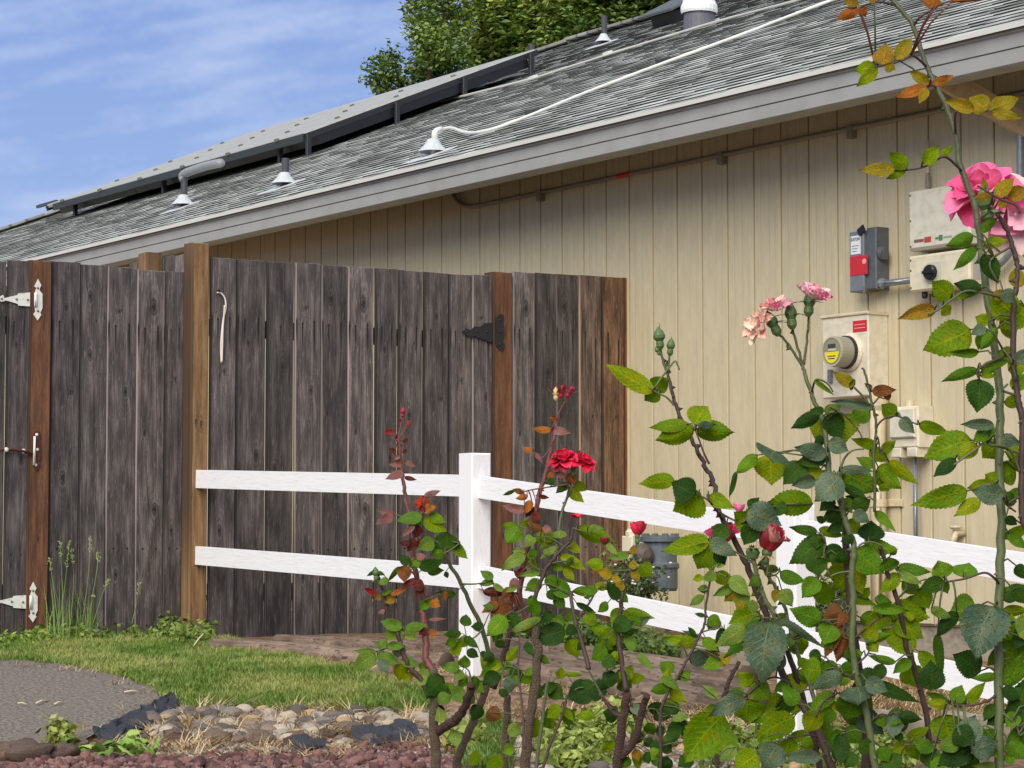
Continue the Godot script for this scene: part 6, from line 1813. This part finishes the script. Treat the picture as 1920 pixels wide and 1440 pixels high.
	t = bush("dense rose bush with pale withered pink roses on top", z,
		"h 4.6 2.4 0 0.05 | 1553 905, 1553 870, 1551 840, 1545 800, 1535 770, 1520 735, 1509 700, 1503 684; h 2.0 1.6 0.05 0.05 | 1504 686, 1485 655, 1470 636, 1455 622; h 2.0 1.6 0.05 0.05 | 1505 684, 1494 645, 1487 622, 1484 606; h 2.0 1.6 0.05 0.05 | 1507 684, 1513 640, 1516 605, 1517 588; g 5 4 0 0 | 1648 1510, 1640 1440, 1625 1340, 1615 1300, 1605 1260, 1598 1200, 1600 1130, 1597 1080, 1600 1045, 1600 1020, 1590 990, 1580 960, 1577 935, 1573 905, 1575 885; k 6 5 0.04 0.03 | 1632 1510, 1628 1440, 1622 1330, 1610 1260, 1600 1180, 1592 1110, 1588 1050, 1583 985, 1575 930, 1568 890; k 4.6 3 0.05 0 | 1742 1390, 1735 1330, 1722 1280, 1710 1240, 1700 1215, 1692 1170, 1685 1133, 1668 1085, 1655 1040, 1650 1026; h 2.2 1.6 0 0 | 1640 960, 1640 900, 1638 850, 1643 800, 1637 765, 1630 735, 1622 700, 1616 690; h 1.8 1.5 0 0 | 1637 768, 1620 745, 1600 725; w 7 6 0.1 0.05 | 1628 1510, 1624 1430, 1618 1330",
		"h 1.4 | 1548 780, 1570 772, 1590 785, 1610 808, 1618 825; h 1.4 | 1525 720, 1530 712, 1550 718, 1562 735; k 1.4 | 1640 818, 1645 798, 1660 784, 1680 780, 1692 784, 1720 796; k 1.3 | 1640 835, 1646 820, 1650 848; g 1.6 | 1573 890, 1582 862, 1598 845, 1620 842; g 1.5 | 1600 1045, 1612 1022, 1635 1016, 1655 1025; g 1.5 | 1598 1072, 1570 1075, 1545 1088; k 1.5 | 1560 1280, 1580 1264, 1600 1272, 1608 1288; k 1.5 | 1530 1345, 1545 1315, 1575 1298; k 1.4 | 1640 1350, 1650 1340, 1668 1342; k 1.4 | 1620 1195, 1640 1165, 1670 1150; k 1.3 | 1625 1250, 1628 1225, 1625 1210; h 1.4 | 1720 1270, 1712 1230, 1706 1205; g 1.4 | 1690 1130, 1700 1100, 1682 1070; h 1.4 | 1548 1068, 1545 1045, 1548 1020; k 1.4 | 1742 1380, 1720 1395, 1706 1395; g 1.3 | 1500 1082, 1530 1060, 1548 1040; h 1.4 | 1580 960, 1560 955, 1550 960",
		"1537 775 1483 804 25 d;1545 770 1519 768 15 d;1545 768 1581 763 15 l;1545 788 1528 822 38 y;1555 774 1577 822 38 d;1575 775 1586 830 62 y;1632 772 1591 786 32 g;1637 765 1556 752 15 b;1680 779 1654 758 29 y;1690 783 1715 813 23 b;1722 795 1780 811 23 y;1550 855 1489 840 30 b;1550 860 1492 868 26 d;1553 828 1592 846 28 b;1547 822 1526 830 19 d;1455 846 1442 870 66 b;1450 852 1446 906 57 y;1420 852 1378 891 23 g;1380 884 1369 933 10 d;1510 870 1469 911 42 d;1540 880 1499 896 27 y;1560 890 1529 885 15 y;1575 892 1528 938 52 b;1530 900 1484 911 24 b;1575 880 1640 884 17 b;1580 885 1649 923 46 g;1645 875 1691 916 38 y;1665 865 1723 906 23 y;1630 845 1669 866 25 y;1645 838 1595 819 19 y;1655 850 1679 824 19 y;1640 875 1605 858 19 g;1655 905 1666 922 25 y;1580 910 1629 939 17 d;1635 735 1681 730 21 n;1660 735 1668 748 14 n;1635 730 1620 718 9 n;1660 748 1672 742 8 n;1600 725 1560 698 21 a;1603 722 1590 718 20 g;1526 712 1564 742 9 g;1565 935 1537 960 23 d;1580 960 1541 973 29 d;1582 935 1598 961 25 g;1620 938 1584 930 17 d;1600 955 1633 935 29 d;1600 960 1631 979 23 b;1590 970 1549 979 15 y;1588 975 1609 1001 31 y;1628 1014 1632 978 46 d;1640 958 1677 998 17 g;1533 997 1480 988 18 d;1548 978 1529 968 13 d;1535 992 1583 1004 18 y;1580 985 1549 996 21 d;1545 1010 1479 1057 42 d;1530 1045 1535 1080 38 d;1535 1000 1530 1030 25 d;1548 1025 1593 1056 29 d;1545 1030 1540 1062 42 y;1590 1060 1544 1081 31 y;1592 1075 1564 1107 38 y;1600 1055 1621 1112 36 y;1605 1030 1657 1076 48 g;1620 1018 1682 1031 30 y;1670 1070 1664 1043 34 g;1685 1075 1649 1113 25 y;1682 1065 1746 1073 23 g;1685 1072 1729 1096 17 l;1692 1090 1726 1112 27 y;1725 1105 1743 1137 36 y;1770 1088 1727 1106 27 d;1578 1110 1641 1136 23 y;1640 1122 1674 1131 19 g;1635 1140 1706 1146 19 g;1690 1130 1742 1162 42 y;1535 1085 1504 1121 32 g;1535 1098 1503 1121 23 y;1540 1165 1484 1145 36 g;1607 1287 1612 1324 62 b;1600 1300 1584 1352 52 g;1562 1310 1539 1354 27 y;1565 1300 1514 1336 27 g;1580 1265 1524 1291 28 b;1570 1245 1529 1266 25 g;1530 1262 1491 1258 15 g;1610 1270 1656 1270 32 d;1625 1278 1730 1319 24 d;1638 1352 1693 1355 18 g;1685 1345 1729 1349 22 d;1585 1365 1616 1394 32 g;1575 1375 1578 1437 28 d;1580 1372 1554 1386 15 g;1693 1385 1674 1375 15 d;1700 1388 1742 1361 21 y;1715 1395 1760 1401 26 g;1705 1395 1671 1411 26 y;1705 1393 1723 1430 24 y;1690 1415 1649 1439 26 d;1735 1405 1753 1442 36 d;1708 1238 1674 1263 22 g;1680 1242 1627 1228 15 g;1723 1220 1772 1277 27 y;1718 1215 1654 1180 42 y;1675 1165 1737 1196 38 y;1622 1200 1641 1169 32 y;1622 1205 1674 1188 18 g;1630 1202 1646 1222 24 y;1600 1200 1558 1206 14 g;1618 1225 1566 1226 18 g;1580 1145 1543 1156 32 n;1575 1165 1548 1237 24 n;1585 1190 1568 1242 28 n;1590 1150 1570 1175 18 n;1670 1150 1618 1176 36 y;1665 1148 1742 1156 48 y;1560 1170 1543 1207 38 g;1545 1195 1562 1215 22 g;1590 1215 1605 1245 22 d;1655 1245 1640 1280 24 d;1610 1395 1640 1410 28 d;1600 1410 1585 1440 30 d;1650 1400 1665 1430 26 g;1560 1330 1545 1360 22 g;1520 1220 1540 1240 20 d;1590 1265 1575 1285 20 g;1545 1255 1560 1275 20 g;1550 940 1530 925 16 d;1600 1005 1575 1015 18 d;1570 1040 1560 1060 18 d;1615 1120 1630 1100 18 y;1680 1040 1660 1020 16 y;1655 1155 1640 1140 18 y;1700 1160 1718 1150 16 y", 0.4, 14, 1120)
	for q in [[1452, 618, -0.5], [1484, 604, -0.1], [1517, 580, 0.1]]:
		c = at(q[0], q[1], z + 0.04)
		hip(t, "hip", c + UP * 0.004, Vector3(q[2], 1, 0), 0.0095, hipm, 0.9)
		sepals(t, c + UP * 0.010, UP, 0.030, 1.5, sep)
	rose(t, "rose_flower", "pale pink nodding rose at the right of the group", at(1524, 558, z + 0.03), Vector3(0.35, 0.9, 0.35), 0.023, [[4, 0.05, 0.2, 0.85, 0], [5, 0.3, 0.45, 0.9, 2], [6, 0.45, 0.7, 0.9, 2]], pale)
	rose(t, "rose_flower", "withered peach rose at the left of the group", at(1424, 612, z + 0.03), Vector3(-0.7, 0.35, 0.5), 0.022, [[4, 0.06, 0.3, 0.9, 2], [6, 0.35, 0.8, 0.9, 2], [6, 0.4, 1.2, 0.9, 2]], peach)
	rose(t, "rose_flower", "withered pink rose in the middle of the group", at(1456, 580, z + 0.035), Vector3(-0.2, 0.8, 0.4), 0.021, [[4, 0.06, 0.3, 0.9, 2], [6, 0.35, 0.8, 0.9, 2]], [faded[1], pale[1], peach[2]])
	# E: tall cane with the pink rose, nearest
	z = 2.7
	t = bush("tall rose cane at the right with a large pink rose", z,
		"g 5.6 4.2 0 0.06 | 1876 1510, 1874 1440, 1872 1265, 1873 1160, 1875 1055, 1878 958, 1874 900, 1874 820, 1875 741, 1868 685, 1860 617, 1853 571, 1846 517, 1840 472; h 4.2 2.6 0.06 0.12 | 1841 480, 1840 472, 1833 420, 1826 380, 1800 309, 1795 271, 1783 225, 1768 187, 1747 146, 1733 112, 1713 50, 1675 0, 1650 -40; k 4.4 2.4 0 0.02 | 1935 1010, 1918 968, 1916 900, 1918 820, 1916 775, 1907 741, 1900 660, 1900 580, 1904 544, 1908 501, 1902 476, 1891 441, 1873 405, 1858 385",
		"k 1.3 0.1 | 1680 10, 1650 4, 1625 8, 1608 16; k 1.3 0.1 | 1713 50, 1725 32, 1755 14, 1780 3, 1840 -2; k 1.3 0.08 | 1733 110, 1712 104, 1695 112, 1670 120, 1642 126; k 1.3 0.06 | 1749 150, 1745 160, 1740 164; k 1.3 0.05 | 1783 228, 1792 212, 1815 210, 1852 209; k 1.3 0.04 | 1796 305, 1775 295, 1755 300, 1735 312, 1700 319, 1660 318; k 1.3 -0.05 | 1912 400, 1905 385, 1880 375, 1860 365, 1832 348; h 1.4 | 1850 548, 1820 545, 1790 558, 1760 580, 1740 590; k 1.3 | 1842 655, 1837 690, 1836 712; g 1.4 | 1874 845, 1850 832, 1830 842, 1805 860, 1788 872; k 1.3 | 1872 1098, 1860 1080, 1843 1074, 1810 1085, 1768 1092; k 1.3 | 1872 1310, 1850 1315, 1815 1323, 1780 1320; h 1.5 | 1870 640, 1880 655, 1895 675, 1905 710; h 1.5 | 1875 830, 1890 840, 1905 865, 1912 885; k 1.3 | 1876 930, 1890 945, 1905 960; h 1.3 | 1848 478, 1856 490, 1870 528; h 1.4 | 1874 1345, 1890 1345, 1905 1360, 1912 1380; h 1.4 | 1870 745, 1880 732, 1890 720",
		"1610 15 1567 38 20 o;1612 14 1623 33 17 o;1610 8 1579 -3 15 a;1640 6 1630 -6 13 a;1755 13 1749 -8 26 o;1752 10 1728 2 15 o;1782 3 1852 0 8 o;1680 113 1709 69 26 a;1655 122 1661 79 36 a;1642 126 1602 134 26 y;1645 127 1606 163 22 y;1660 122 1679 131 19 a;1742 158 1704 133 20 a;1749 156 1790 142 17 o;1738 162 1678 181 20 o;1737 165 1724 194 17 a;1827 207 1770 188 24 a;1850 208 1816 181 36 a;1856 207 1913 181 30 a;1858 208 1918 222 20 a;1678 318 1610 318 24 a;1700 317 1667 284 28 y;1698 318 1660 336 15 y;1733 309 1761 272 26 y;1764 293 1787 273 15 y;1865 365 1901 337 26 a;1890 372 1924 350 28 a;1862 365 1825 372 15 a;1872 378 1889 389 15 a;1848 355 1842 334 11 a;1825 440 1773 461 26 g;1838 435 1873 407 17 g;1842 460 1890 452 20 y;1832 462 1785 508 20 g;1842 478 1869 532 32 d;1908 540 1905 502 30 a;1784 560 1744 526 38 y;1755 580 1683 598 26 a;1766 576 1784 590 23 y;1842 540 1783 562 18 y;1840 538 1788 531 26 d;1820 617 1732 661 62 y;1845 612 1821 626 20 b;1853 605 1829 594 26 y;1905 590 1856 553 52 y;1925 575 1873 617 48 y;1880 545 1902 567 26 b;1870 615 1837 657 22 g;1840 625 1834 657 18 g;1836 660 1773 660 16 g;1835 694 1764 715 20 g;1836 710 1831 774 48 d;1838 692 1897 675 18 g;1838 697 1867 697 12 y;1838 705 1870 705 10 y;1895 672 1869 659 32 y;1905 680 1927 655 26 b;1890 695 1927 680 32 y;1897 730 1927 700 28 g;1865 798 1799 796 20 b;1822 825 1730 857 50 y;1865 800 1821 831 26 g;1832 832 1794 861 28 y;1792 860 1749 896 24 d;1874 830 1844 861 42 y;1905 880 1869 891 42 y;1880 900 1847 893 28 g;1878 818 1913 833 22 b;1915 830 1894 872 38 y;1815 920 1708 948 38 y;1838 935 1789 969 26 y;1862 908 1811 915 22 y;1882 930 1821 919 38 b;1868 905 1847 889 26 y;1878 935 1910 939 26 d;1890 930 1927 915 18 g;1885 970 1908 986 18 d;1925 988 1870 1011 20 y;1769 1085 1758 1051 38 g;1806 1083 1815 1051 44 g;1769 1088 1726 1106 28 d;1770 1090 1777 1113 18 g;1880 1125 1927 1095 28 d;1880 1110 1896 1105 14 g;1878 1150 1932 1145 20 y;1745 1140 1786 1161 18 l;1863 1136 1829 1237 82 b;1795 1148 1756 1196 26 d;1757 1188 1768 1271 18 d;1895 1150 1874 1206 46 y;1880 1215 1851 1251 24 y;1920 1180 1879 1262 52 y;1925 1170 1904 1222 28 d;1872 1268 1824 1273 16 g;1925 1250 1875 1283 26 y;1888 1312 1922 1286 20 d;1782 1320 1734 1298 16 y;1782 1322 1734 1315 18 y;1790 1318 1802 1284 28 g;1812 1322 1849 1277 20 y;1812 1322 1774 1312 20 y;1813 1392 1829 1343 44 b;1820 1405 1867 1390 46 b;1820 1400 1763 1431 46 d;1800 1395 1759 1400 26 l;1812 1388 1805 1413 14 d;1865 1320 1844 1353 20 d;1925 1320 1879 1356 42 d;1910 1340 1884 1366 26 g;1880 1340 1851 1358 28 d;1925 1370 1884 1401 32 g;1868 1435 1824 1437 14 l;1890 1410 1897 1436 20 g;1900 1105 1925 1130 24 d;1890 1000 1925 1030 20 g;1895 860 1925 890 28 y;1885 760 1915 740 22 y;1880 1290 1915 1310 24 d;1835 1420 1800 1445 30 d;1745 1425 1775 1440 24 g;1890 1390 1925 1425 30 g;1865 1380 1842 1370 18 d;1905 1060 1930 1085 22 d;1862 560 1888 545 18 a;1880 600 1905 640 26 y", 0.8, 12, 1150)
	c = at(1842, 362, z + 0.15)
	hip(t, "hip", at(1850, 392, z + 0.03), Vector3(-0.2, 1, 0.2), 0.010, hipm, 1.0)
	rose(t, "rose_flower", "large bright pink open rose", c, Vector3(-0.35, 0.85, 0.55), 0.039, [[3, 0.03, 0.15, 0.7, 0], [4, 0.12, 0.40, 0.8, 0], [5, 0.20, 0.75, 0.9, 1], [6, 0.26, 1.1, 0.95, 1], [7, 0.28, 1.55, 0.95, 1]], pink)
	rose(t, "rose_flower", "pale pink older rose behind the first at the edge", at(1905, 402, z + 0.16), Vector3(0.2, 0.2, 0.9), 0.044, [[4, 0.05, 0.3, 0.8, 1], [6, 0.2, 0.9, 0.9, 1], [7, 0.25, 1.4, 1.0, 1]], pale)
	sepals(t, at(1862, 392, z), Vector3(0.2, -1, 0), 0.03, 1.2, sep)
